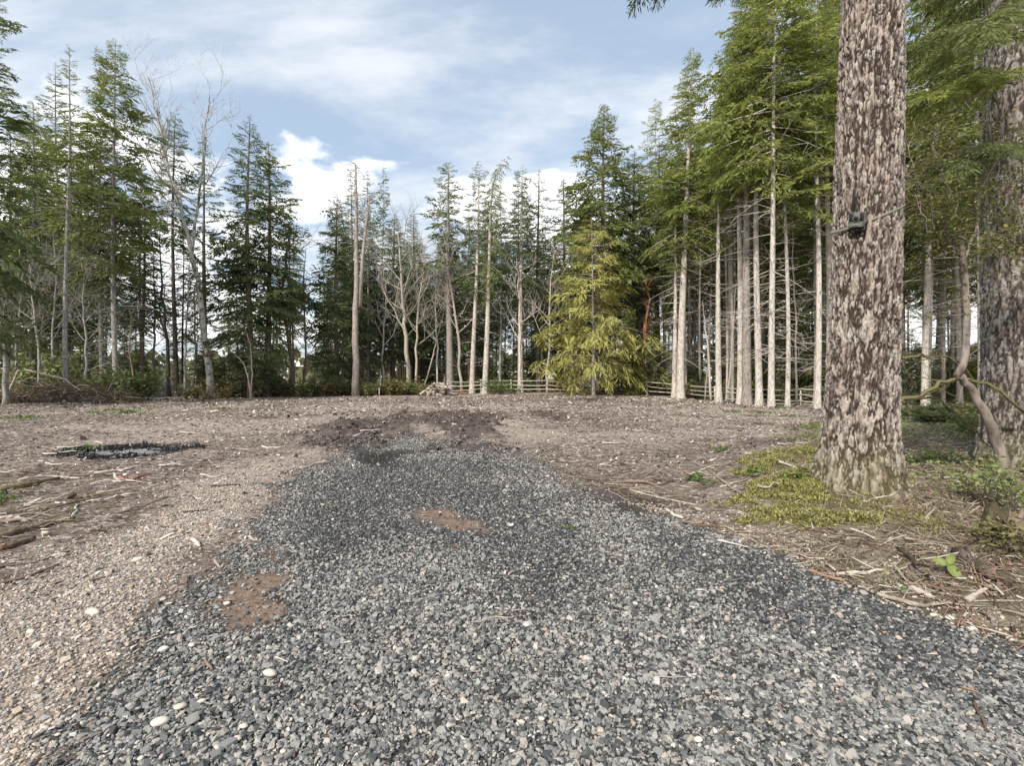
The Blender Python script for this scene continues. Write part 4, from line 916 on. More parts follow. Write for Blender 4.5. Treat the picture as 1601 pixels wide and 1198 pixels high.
def big_firs():
    bz = tz(*BIG)
    e = empty('fir_tree', (BIG[0], BIG[1], bz)); tag(e, 'huge rough-barked fir trunk with a trail camera strapped to it', 'tree')
    link('trunk', bark_trunk(11, .335, .0112, 6.0, 17, (.024, 0), 380, 540, depth=.040), e)
    crown = conifer(990, 22, 10.5, 2.8, .2, 'fir', 80, gap=.35, dead=0)
    link('crown', crown[1], e, color=MG)
    # overhanging bough, its tips show at the top of the picture
    def loc(px, py, d): return np.array(AT(px, py, d)) - np.array((BIG[0], BIG[1], bz))
    limb(e, [(-.2, -.1, 6.6), loc(1240, -75, 5.0), loc(1190, -50, 4.9), loc(1120, -22, 4.8)], .018, 5, 8, .36, DG, 'fir', .45, 1.0)
    limb(e, [(-.2, -.2, 6.9), loc(1180, -120, 4.6), loc(1080, -70, 4.5), loc(1000, -30, 4.5)], .018, 6, 7, .34, DG, 'fir', .6, 1.0)
    d = 6.7; x = (1612 - CX) / F_PX * d; z = tz(x, d)
    e2 = empty('fir_tree', (x, d, z)); tag(e2, 'thick grey lichen-mottled fir trunk behind the huckleberry', 'tree')
    link('trunk', bark_trunk(23, .50, .016, 6.5, 17, (-.018, 0), 220, 330, (.07, .19), .035, .10, 'grey_fir_bark'), e2)
    link('crown', crown[1], e2, color=MG)
    def l2(px, py, dd): return np.array(AT(px, py, dd)) - np.array((x, d, z))
    for k, (a, b, c, n, L) in enumerate((((1590, 60, 6.3), (1500, 40, 5.9), (1420, 70, 5.7), 13, .75), ((1590, 130, 6.3), (1520, 120, 6.0), (1440, 150, 5.9), 12, .7), ((1585, 10, 6.3), (1520, -30, 6.2), (1440, -20, 6.2), 12, .8), ((1600, 230, 6.2), (1550, 220, 5.8), (1490, 250, 5.6), 9, .6), ((1590, -20, 6.0), (1560, 10, 5.4), (1530, 40, 5.0), 9, .6))):
        limb(e2, [l2(*a), l2(*b), l2(*c)], .018, 40 + k, n + 6, L * .8, (MG, BG, MG, LG, MG)[k], 'hemlock', .15, .8)
    return e, bz
bigfir, bigz = big_firs()

# ------------------------------------------------------------------ trail camera
def bev(name, g, mat, parent, w=.006, seg=2, **kw):
    o = link(name, g.mesh(name, MAT[mat]), parent, **kw)
    m = o.modifiers.new('bevel', 'BEVEL'); m.width = w; m.segments = seg; m.limit_method = 'ANGLE'; return o
def trail_camera():
    n = Vector((-.74, -.67, 0)).normalized(); zc = 3.02
    ax = Vector((BIG[0] + .024 * (zc - bigz), BIG[1], 0)); rr = .335 - .0112 * (zc - bigz)
    c = ax + n * (rr + .055); c.z = zc
    e = empty('trail_camera', c); e.rotation_euler = (R_(5), R_(8), math.atan2(n.x, -n.y))       # local -Y looks out
    tag(e, 'olive trail camera with black antenna strapped to the big fir trunk', 'camera')
    W, H, D = .142, .155, .075
    g = Geo(); g.box((0, 0, 0), (W, D, H)); body = bev('housing', g, 'camera_plastic', e, .014, 3)
    g = Geo(); g.box((0, -D / 2 - .006, .012), (W * .90, .016, H * .80)); bev('face_frame', g, 'camera_plastic', e, .006)
    for s in (-1, 1):
        g = Geo(); g.box((s * .046, -D / 2 - .0165, .026), (.036, .008, .085)); bev('flash_window', g, 'black_plastic', e, .004)
    g = Geo(); a = np.arange(24) * 2 * math.pi / 24
    def disc(g, r0, r1, y0, y1, zc_):
        V = [];
        for (r, y) in ((r0, y0), (r1, y1)): V += [(r * math.cos(q), y, zc_ + r * math.sin(q)) for q in a]
        V.append((0, y1, zc_)); Q = [(k, (k + 1) % 24, 24 + (k + 1) % 24, 24 + k) for k in range(24)]; g.add(V, Q, [(24 + k, 24 + (k + 1) % 24, 48) for k in range(24)])
    disc(g, .036, .032, -D / 2 - .01, -D / 2 - .026, .012); ring = link('lens_ring', g.mesh('lens_ring', MAT['camera_plastic']), e)
    g = Geo(); disc(g, .021, .021, -D / 2 - .02, -D / 2 - .0275, .012); link('lens', g.mesh('lens', MAT['black_plastic']), ring)
    g = Geo(); disc(g, .010, .008, -D / 2 - .027, -D / 2 - .031, .012); link('lens_glass', g.mesh('lens_glass', MAT['lens_glass']), ring)
    g = Geo(); g.box((0, -D / 2 - .012, -.060), (W * .86, .018, .038)); bev('lower_panel', g, 'camera_plastic', e, .006)
    g = Geo(); g.box((0, -D / 2 - .0225, -.052), (.05, .004, .013)); bev('name_plate', g, 'label_plate', e, .001)
    g = Geo(); g.box((0, -D / 2 - .0225, -.072), (.062, .004, .006)); bev('vent_slot', g, 'black_plastic', e, .001)
    g = Geo(); g.tube([(-.055, .01, H / 2 - .01), (-.057, .01, H / 2 + .03)], .011, 10); an = link('antenna', g.mesh('antenna', MAT['black_plastic']), e)
    g = Geo(); g.box((-.062, .01, H / 2 + .135), (.026, .012, .22), Euler((0, -.06, 0)).to_matrix()); bev('antenna_blade', g, 'black_plastic', an, .004)
    g = Geo(); g.box((.035, .012, -H / 2 - .018), (.09, .05, .04)); bev('bracket', g, 'black_plastic', e, .006)
    for s in (-1, 1):
        g = Geo(); g.box((s * (W / 2 + .006), .02, 0), (.014, .02, .05)); bev('strap_lug', g, 'camera_plastic', e, .003)
    g = Geo(); g.box((W / 2 + .003, -.01, -.02), (.01, .03, .045)); bev('latch', g, 'camera_plastic', e, .002)
    # strap round the trunk
    th = np.linspace(0, 2 * math.pi, 73)[:-1]; V = []
    loc0 = Vector((ax.x, ax.y, 0))
    for q in th:
        r = rr + .026; x = ax.x + r * math.cos(q); y = ax.y + r * math.sin(q); z0 = zc + .14 * math.cos(q - .25) + .085
        for (dr, dz) in ((0, -.014), (0, .014), (-.004, .014), (-.004, -.014)): V.append((ax.x + (r + dr) * math.cos(q), ax.y + (r + dr) * math.sin(q), z0 + dz))
    Q = [(4 * k + j, 4 * k + (j + 1) % 4, 4 * ((k + 1) % 72) + (j + 1) % 4, 4 * ((k + 1) % 72) + j) for k in range(72) for j in range(4)]
    o = link('strap', mesh_np('strap', np.array(V), [np.array(Q)], MAT['strap_web']), e)
    bpy.context.view_layer.update(); o.matrix_parent_inverse = e.matrix_world.inverted()
trail_camera()

# ------------------------------------------------------------------ huckleberry, shrubs, weeds
def leaf_quads(rng, C, size, N=None):
    m = len(C); d = rng.normal(size=(m, 3)); d[:, 2] *= .45; d /= np.linalg.norm(d, axis=1)[:, None]
    u = np.cross(d, rng.normal(size=(m, 3)) * .5 + np.array([0, 0, 1])); u /= np.linalg.norm(u, axis=1)[:, None] + 1e-9
    s = size * rng.uniform(.6, 1.3, (m, 1))
    V = np.stack([C, C + d * s * .5 + u * s * .28, C + d * s, C + d * s * .5 - u * s * .28], 1).reshape(-1, 3)
    return V
def foliage_part(name, C, size, mat, rng, parent, bias=0.):
    V = leaf_quads(rng, C, size); v = np.repeat(np.clip(rng.beta(2, 2.6, len(C)) + bias, 0, 1), 4)
    return link(name, mesh_np(name, V, [np.arange(len(V)).reshape(-1, 4)], MAT[mat], False, {'v': ('FLOAT', v)}), parent)
def huckleberry():
    d = 6.0; rng = np.random.default_rng(14)
    base = G(1582, 765); e = empty('huckleberry_bush', base); tag(e, 'tall crooked huckleberry with kinked pale stem and red-tinged leaves', 'shrub')
    g = Geo(); b0 = np.array(base)
    def stem(pl, ds, r, jitter=.008, k=7):
        L = np.array([AT(x, y, q) for (x, y), q in zip(pl, ds)]) - b0; q = np.linspace(0, 1, 16); P = np.stack([np.interp(q, np.linspace(0, 1, len(L)), L[:, c]) for c in range(3)], 1)
        P[1:-1] += rng.normal(0, jitter, (14, 3)); g.tube(P, np.interp(q, np.linspace(0, 1, len(r)), r), k); return P
    main = stem([(1584, 770), (1560, 690), (1545, 655), (1520, 610), (1496, 585)], [6.1, 6.1, 6.0, 6.0, 5.95], [.075, .06, .05, .042])
    s1 = stem([(1496, 588), (1510, 560), (1512, 500), (1510, 440), (1505, 400), (1495, 330), (1470, 260), (1455, 225), (1465, 190)], [5.95, 5.95, 5.9, 5.9, 5.9, 5.85, 5.8, 5.75, 5.7], [.042, .04, .034, .02, .01])
    s2 = stem([(1505, 410), (1530, 350), (1525, 310), (1545, 270), (1580, 230)], [5.9, 6, 6, 6, 6], [.02, .016, .012, .006])
    s3 = stem([(1495, 330), (1480, 350), (1450, 340), (1430, 280), (1420, 230)], [5.85, 5.8, 5.7, 5.6, 5.6], [.015, .012, .008, .004])
    s4 = stem([(1500, 400), (1470, 360), (1440, 335), (1415, 260)], [5.9, 5.7, 5.5, 5.4], [.014, .01, .006, .003])
    s5 = stem([(1510, 440), (1545, 400), (1585, 370), (1620, 360)], [5.9, 5.8, 5.7, 5.6], [.014, .01, .006, .003])
    tips = []
    for S, n, L in ((s1, 40, .6), (s2, 34, .6), (s3, 30, .5), (s4, 26, .5), (s5, 26, .5)):
        for k in range(n):
            i = rng.integers(4, 16); b = S[min(i, 15)]; dd = rng.normal(size=3) * (1, .7, .6); dd[2] += .1; dd /= np.linalg.norm(dd); l = L * rng.uniform(.4, 1.2); p = [b]
            for s in range(4):
                dd = dd + rng.normal(0, .3, 3); dd /= np.linalg.norm(dd); p.append(p[-1] + dd * l / 4)
                if s > 0: tips += [p[-1] + rng.normal(0, .06, 3) for _ in range(13)]
            g.tube(p, np.linspace(.006, .002, 5), 3, False)
            for _ in range(2):
                i = rng.integers(1, 5); v = rng.normal(0, .14, 3); g.tube([p[i], p[i] + v], [.003, .0015], 3, False); tips += [p[i] + v * q + rng.normal(0, .03, 3) for q in np.linspace(.2, 1, 5)]
    link('stem', g.mesh('stem', MAT['bark'], True), e, color=(.20, .165, .135))
    foliage_part('foliage', np.array(tips), .046, 'huckleberry_leaf', rng, e)
    # low leafy shoots at its foot and hanging twigs with dark dead tangle
    for nm, (px, py), rx, rz, n, mat, lab in (('salal_bush', (1575, 800), .55, .42, 900, 'shrub_leaf', 'glossy green low bush growing over the mossy stumps'), ('fern_clump', (1590, 870), .35, .22, 420, 'olive_leaf', 'yellowish low fern patch beside the stumps'),
            ('huckleberry_bush', (1540, 700), .45, .6, 420, 'huckleberry_leaf', 'thin low huckleberry sprays between the kinked stem and the big fir'), ('bramble', (1550, 985), .42, .10, 150, 'red_leaf', 'red-stemmed bramble sprawling at the driveway edge'), ('bramble', (1592, 925), .3, .12, 104, 'red_leaf', 'reddish bramble above the driveway edge near the fallen branch')):
        b = G(px, py); e2 = empty(nm, b); tag(e2, lab, 'shrub' if nm != 'fern_clump' else 'fern'); g = Geo(); C = []
        for k in range(26 if nm != 'bramble' else 13):
            a = rng.random() * 6.28; r = rx * math.sqrt(rng.random()); h = rz * rng.uniform(.5, 1.1); o_ = rng.normal(0, rx * .4, 3) * (1, 1, 0); r *= .7; p = np.array([[0, 0, -.02], [r * .5 * math.cos(a), r * .5 * math.sin(a), h * .65], [r * math.cos(a), r * math.sin(a), h]]) + rng.normal(0, .03, (3, 3)) + o_
            g.tube(p, [.006, .004, .002], 3, False)
            for q in rng.uniform(.35, 1, n // 26): C.append([np.interp(q, [0, .5, 1], p[:, c]) + rng.normal(0, .04) for c in range(3)])
        link('stem', g.mesh('stem', MAT['bramble_stem' if nm == 'bramble' else 'brown_stick']), e2); foliage_part('foliage', np.array(C), .05 if nm != 'bramble' else .028, mat, rng, e2)
huckleberry()
def shrub_meshes(seed, mat, n=960, size=.135):
    rng = np.random.default_rng(seed); C = []; g = Geo()
    lobes = [(rng.normal(0, .33, 2), rng.uniform(.45, .8)) for _ in range(6)]
    for k in range(60):
        (c, h) = lobes[k % 6]; a = rng.random() * 6.28; r = .35 * math.sqrt(rng.random()); tip = np.array([c[0] + r * math.cos(a), c[1] + r * math.sin(a), h * rng.uniform(.45, 1.45)])
        b = np.array([c[0] * .5, c[1] * .5, 0]); mid = (b + tip) / 2 + rng.normal(0, .06, 3); p = np.array([b, mid, tip]); g.tube(p, [.012, .007, .003], 3, False)
        for q in rng.beta(3, 1.3, n // 60): C.append([np.interp(q, [0, .5, 1], p[:, i]) + rng.normal(0, .065) for i in range(3)])
    C = np.array(C); C[:, 2] = np.maximum(C[:, 2], .02)
    V = leaf_quads(rng, C, size); v = np.repeat(np.clip(rng.beta(2, 2.6, len(C)), 0, 1), 4)
    return g.mesh('stem', MAT['brown_stick']), mesh_np('foliage', V, [np.arange(len(V)).reshape(-1, 4)], MAT[mat], False, {'v': ('FLOAT', v)})
SHR = [shrub_meshes(1, 'shrub_leaf'), shrub_meshes(2, 'shrub_leaf'), shrub_meshes(3, 'olive_leaf'), shrub_meshes(4, 'olive_leaf'), shrub_meshes(5, 'weed_leaf', 1200, .08)]
def shrub(name, k, loc, s, label, group, rng):
    e = empty(name, loc, rng.random() * 6.28, s); tag(e, label, 'shrub', group); link('stem', SHR[k][0], e); link('foliage', SHR[k][1], e); return e
def shrubs():
    rng = np.random.default_rng(31); many = []; WD = ('leafy green', 'dense green', 'olive', 'brownish olive', 'bright green')
    def at(px, d): x = (px - CX) / F_PX * d; return (x, d, tz(x, d) - .03)
    for px, d, s, k, lab in ((22, 27.0, (2.3, 1.4, 2.6), 0, 'large green shrub swelling over the left part of the brush heap'), (90, 28.2, (2.3, 1.4, 3.3), 1, 'tallest green shrub right above the dark hollow of the brush heap'), (146, 27.5, (1.6, 1.2, 2.1), 0, 'green shrub right of the dark hollow of the brush heap'), (180, 27, (1.7, 1.3, 2.1), 1, 'leafy shrub at the foot of the tallest broad fir'), (215, 28.5, (1.9, 1.3, 2.3), 0, 'leafy shrub left of the mossy boulders'), (310, 32, (1.5, 1.2, 1.2), 2, 'low olive shrub between the boulders and the alder'), (785, 38, (2.4, 1.3, 1.5), 4, 'bright yellow-green shrub growing through the left end of the fence')):
        shrub('shrub', k, at(px, d), s, lab, None, rng)
    for px in list(range(350, 690, 15)):
        d = float(np.interp(px, [330, 700], [35, 40])) + rng.uniform(-.3, 1.5); s = rng.uniform(.9, 1.7)
        k_ = rng.integers(0, 4); e = shrub('shrub', k_, at(px + rng.uniform(-8, 8), d), (s * 1.3, s, s), 'low shrub in the row between the alder and the firewood heap', 'shrubs along the tree line', rng); many.append((e, px, d, WD[k_]))
    for px in list(range(720, 1300, 20)):
        d = float(np.interp(px, [700, 1040, 1180, 1300], [43, 43, 38, 33])) + rng.uniform(0, 5); s = rng.uniform(.8, 1.6)
        k_ = rng.integers(0, 5); e = shrub('shrub', k_, at(px, d), (s * 1.3, s, s), 'low undergrowth shrub among the trunks just behind the fence', 'shrubs behind the fence', rng); many.append((e, px, d, WD[k_]))
    for k in range(70):
        d = rng.uniform(7.2, 30); px = rng.uniform(1415, 1800)
        s = rng.uniform(.25, .45) if d < 10 else rng.uniform(.35, .9); k_ = rng.integers(0, 5); e = shrub('shrub', k_, at(px, d), (s * 1.3, s, s * rng.uniform(.5, .9)), 'small low shrub on the wood floor right of the big fir', 'shrubs on the right-hand wood floor', rng); many.append((e, px, d, WD[k_]))
    for k in range(34):
        px = rng.uniform(-200, 230); d = rng.uniform(27, 42); s = rng.uniform(.9, 1.8)
        k_ = rng.integers(0, 4); e = shrub('shrub', k_, at(px, d), s, 'undergrowth shrub among the firs behind the brush heap', 'shrubs of the left-hand wood', rng); many.append((e, px, d, WD[k_]))
    tell_apart(many, 'undergrowth shrub')
    # small weeds on the cleared ground
    tuft = []
    for s in range(3):
        V = []
        for k in range(60):
            a = rng.random() * 6.28; b = rng.normal(0, .12, 3) * (1, 1, 0); l = rng.uniform(.08, .2); dd = np.array([math.cos(a) * .6, math.sin(a) * .6, 1]) * l; u = np.array([-math.sin(a), math.cos(a), 0]) * .01
            V += [b - u, b + dd * .6 - u * .9, b + dd + (0, 0, -.02), b + dd * .6 + u * .9]
        tuft.append(mesh_np('grass_tuft', np.array(V), [np.arange(240).reshape(-1, 4)], MAT['weed_leaf'], False, {'v': ('FLOAT', np.repeat(rng.random(60), 4))}))
    for (px, py, s) in ((32, 655, 2.2), (195, 648, 2.8), (180, 642, 1.6), (145, 646, 1.8), (350, 640, 1.6), (60, 700, .7), (130, 700, .9), (140, 703, .8), (1218, 636, 2.4), (1225, 639, 2.), (1145, 645, 1.6), (1190, 647, 1.6), (1274, 668, 2.0), (1262, 672, 1.6), (1235, 652, 1.6), (1105, 757, .7), (1128, 704, 1.2), (890, 826, .4)):
        o = link('grass_tuft', tuft[rng.integers(3)], None, G(px, py), (0, 0, rng.random() * 6.28)); o.scale = (s * 1.3, s, s * .45); tag(o, 'small green grass tuft sprouting from the bare cleared ground', 'grass tuft', 'grass tufts on the clearing')
    # ground cover right of the big fir
    C = []; rg = np.random.default_rng(5)
    x = rg.uniform(2.5, 26, 110000); y = rg.uniform(4.6, 30, 110000); Z = zones(x, y); ok = rg.random(110000) < Z['floor'] * sstep(.42, .62, fbm(x * .9, y * .9, 44, 3)) * (1 - Z['moss']) * .8; x, y = x[ok], y[ok]; C = np.stack([x, y, terr(x, y) + rg.uniform(.01, .14, len(x))], 1)
    V = leaf_quads(rg, C, .07); o = link('ground_cover', mesh_np('ground_cover', V, [np.arange(len(V)).reshape(-1, 4)], MAT['shrub_leaf'], False, {'v': ('FLOAT', np.repeat(rg.beta(2, 2, len(C)), 4))})); stuff(o, 'low green ground cover over the wood floor right of the big fir', 'ground cover')
    n = 3600; q = rg.random(n) < .4; px_ = np.where(q, rg.normal(1425, 45, n), rg.uniform(1180, 1620, n)); py_ = np.where(q, rg.normal(830, 22, n), rg.uniform(700, 960, n))
    dd_ = F_PX * CAM_H / (py_ - HOR); x_ = (px_ - CX) / F_PX * dd_; ok = sdf(ROAD, x_, dd_) > .12; x_, y_ = x_[ok], dd_[ok]; n = len(x_)
    a = rg.random(n) * 6.28; l = rg.uniform(.06, .22, n); b = np.stack([x_, y_, terr(x_, y_)], 1); dd = np.stack([np.cos(a), np.sin(a), rg.uniform(.05, .6, n)], 1) * l[:, None]; u = np.stack([-np.sin(a), np.cos(a), 0 * a], 1) * .0022; up_ = np.array([0, 0, .02])
    V = np.stack([b - u, b + dd * .6 - u + up_, b + dd - up_ * .5, b + dd * .6 + u + up_], 1).reshape(-1, 3)
    o = link('dry_grass', mesh_np('dry_grass', np.array(V), [np.arange(len(V)).reshape(-1, 4)], MAT['dry_grass'], False, {'v': ('FLOAT', np.repeat(rg.random(len(V) // 4), 4))})); stuff(o, 'straw-coloured dead grass tangled right of the big fir foot', 'dry grass')
    # salal with three big leaves by the fallen branch
    b = G(1480, 905); e = empty('salal_sprig', b); tag(e, 'salal sprig with three big yellow-green leaves at the driveway edge', 'plant')
    g = Geo(); g.tube([(0, 0, -.02), (.01, 0, .05), (.0, -.01, .09)], [.004, .003, .002], 5); link('stem', g.mesh('stem', MAT['brown_stick']), e)
    for (a, l, up_) in ((-.9, .10, -.1), (1.2, .075, .55), (2.9, .085, .25)):
        V = []; Q = []; n = 7
        for i in range(n):
            t = i / (n - 1); w = .36 * math.sin(math.pi * min(1, t * .92 + .06)) ** .8 * l * (1 - .3 * t)
            for s in (-1, 0, 1): V.append((t * l, s * w, .02 * abs(s) + up_ * t * l - .25 * t * t * l))
        Q = [(3 * i + j, 3 * i + 3 + j, 3 * i + 4 + j, 3 * i + 1 + j) for i in range(n - 1) for j in (0, 1)]
        o = link('leaf', mesh_np('leaf', np.array(V), [np.array(Q)], MAT['bright_leaf'], True, {'v': ('FLOAT', np.full(len(V), .5))}), e, (.0, -.01, .088), (Matrix.Rotation(R_(-35), 3, 'Z') @ Matrix.Rotation(R_(48), 3, 'X') @ Matrix.Rotation(a, 3, 'Z')).to_euler())
    for (px, py, lab) in ((1255, 755, 'broad-leaved green weed at the left foot of the big fir'), (1180, 745, 'green weed by the fallen stick left of the big fir'), (1085, 752, 'small weed beside the bone-white stick'), (2, 790, 'bright green weed at the edge of the left-hand litter'), (1395, 925, 'tiny green weed by the driveway edge pebbles')):
        b = G(px, py); e = empty('weed', b, rng.random() * 6); tag(e, lab, 'weed')
        m = 40 if px != 1395 else 14; C = rng.normal(0, .055, (m, 3)); C[:, 2] = np.abs(C[:, 2]) + .02; foliage_part('foliage', C, .075 if px != 1395 else .035, 'weed_leaf', rng, e)
        g = Geo(); g.tube([(0, 0, -.02), (0, 0, .08)], .004, 4); link('stem', g.mesh('stem', MAT['brown_stick']), e)
shrubs()

# ------------------------------------------------------------------ fence, firewood, brush heap, boulders, stumps
def fence():
    rng = np.random.default_rng(2)
    def run(label, line):                     # line: px, depth
        P = []
        for px, d in line: x = (px - CX) / F_PX * d; P.append(Vector((x, d, tz(x, d))))
        e = empty('rail_fence', P[0]); tag(e, label, 'fence')
        for i, p in enumerate(P):
            g = Geo(); h = rng.uniform(1.10, 1.22); w = rng.normal(0, .03, 2)
            g.tube([(0, 0, -.25), (w[0] * .5, w[1] * .5, h * .5), (w[0], w[1], h)], [.062, .058, .05], 8); link('post', g.mesh('post', MAT['rail_wood'], True), e, p - P[0])
            if i + 1 < len(P):
                q = P[i + 1]
                for k, hh in enumerate((.36, .70, 1.04)):
                    a = p - P[0] + Vector((-.0, -.075, hh + rng.normal(0, .03))); b = q - P[0] + Vector((0, -.075, hh + rng.normal(0, .03))); n = 7; pts = []
                    sag = rng.uniform(0, .06)
                    for j in range(n):
                        t = -.04 + 1.08 * j / (n - 1); v = a.lerp(b, t); v.z -= sag * math.sin(math.pi * max(0, min(1, t))) + rng.normal(0, .008); v.y -= .045 * (i % 2); pts.append(tuple(v))
                    g = Geo(); g.tube(pts, [.032, .036, .033, .036, .032, .034, .03], 7); link('rail', g.mesh('rail', MAT['rail_wood'], True), e)
    run('weathered pole fence of three rails in front of the cedar and the sunlit trunks', [(700, 40.5), (752, 40.3), (800, 40.2), (856, 40), (909, 38.4), (958, 39), (1012, 38.5), (1062, 37), (1118, 34.8), (1160, 33), (1206, 31.5), (1252, 30.5), (1298, 29.5), (1350, 28.8)])
fence()
def log_mesh(rng, L, r, split=False):
    g = Geo(); k = 8; a = np.arange(k) * 2 * math.pi / k; prof = np.stack([np.cos(a), np.sin(a)], 1) * rng.uniform(.8, 1.1, (k, 1))
    if split: prof[:, 1] = np.maximum(prof[:, 1], -.15)
    V = []
    for x in np.linspace(-L / 2, L / 2, 4): V += [(x + rng.normal(0, .01), *(p * r * rng.uniform(.94, 1.06))) for p in prof]
    Q = [(i * k + j, i * k + (j + 1) % k, (i + 1) * k + (j + 1) % k, (i + 1) * k + j) for i in range(3) for j in range(k)]
    V += [(-L / 2, 0, 0), (L / 2, 0, 0)]; T = [(4 * k, (j + 1) % k, j) for j in range(k)] + [(4 * k + 1, 3 * k + j, 3 * k + (j + 1) % k) for j in range(k)]
    g.add(V, Q, T); return g
def firewood():
    rng = np.random.default_rng(41); c = G(684, 619)
    meshes = [log_mesh(rng, rng.uniform(.4, .6), rng.uniform(.08, .14), k % 2 == 0).mesh('log', MAT[('pale_stick', 'weathered_wood', 'brown_stick', 'pale_stick')[k % 4]]) for k in range(8)]
    for k in range(62):
        t = k / 62; lay = int(t * 4.99); w = 1.55 - .3 * lay; x = rng.uniform(-w, w); y = rng.uniform(-.7, .5) * (1 - .18 * lay)
        env = max(0, 1.08 - abs(x) / 1.75) * .95; z = min(lay * .19 + .09, env + .08) + rng.normal(0, .02)
        o = link('firewood_log', meshes[rng.integers(8)], None, (c.x + x, c.y + y + .3, c.z + z), (rng.normal(0, .3), rng.normal(0, .35), rng.uniform(-1.2, 1.2)))
        tag(o, 'split log in the firewood heap left of the fence', 'log', 'logs of the firewood heap')
    for (px, py, L, r, a, mat, lab) in ((705, 613, 1.5, .10, .05, 'weathered_wood', 'long grey log lying at the right end of the firewood heap'), (720, 616, 1.3, .12, -.1, 'orange_bark', 'reddish rotten log between the firewood heap and the fence')):
        p = G(px, py); o = link('log', log_mesh(rng, L, r).mesh('log', MAT[mat]), None, p + Vector((0, 0, r * .8)), (0, 0, a)); tag(o, lab, 'log')
firewood()
def lump(seed, size, mat, sub=3, amp=.25, fr=2.0):
    bm = bmesh.new(); bmesh.ops.create_icosphere(bm, subdivisions=sub, radius=1); rng = random.Random(seed); off = rng.random() * 50
    from mathutils import noise as mn
    for v in bm.verts: v.co *= 1 + amp * mn.fractal(v.co * fr + Vector((off, off, off)), .8, 2., 4)
    for v in bm.verts: v.co = Vector((v.co.x * size[0], v.co.y * size[1], v.co.z * size[2]))
    me = bpy.data.meshes.new('lump'); bm.to_mesh(me); bm.free(); me.materials.append(MAT[mat]); me.polygons.foreach_set('use_smooth', np.ones(len(me.polygons), bool)); return me
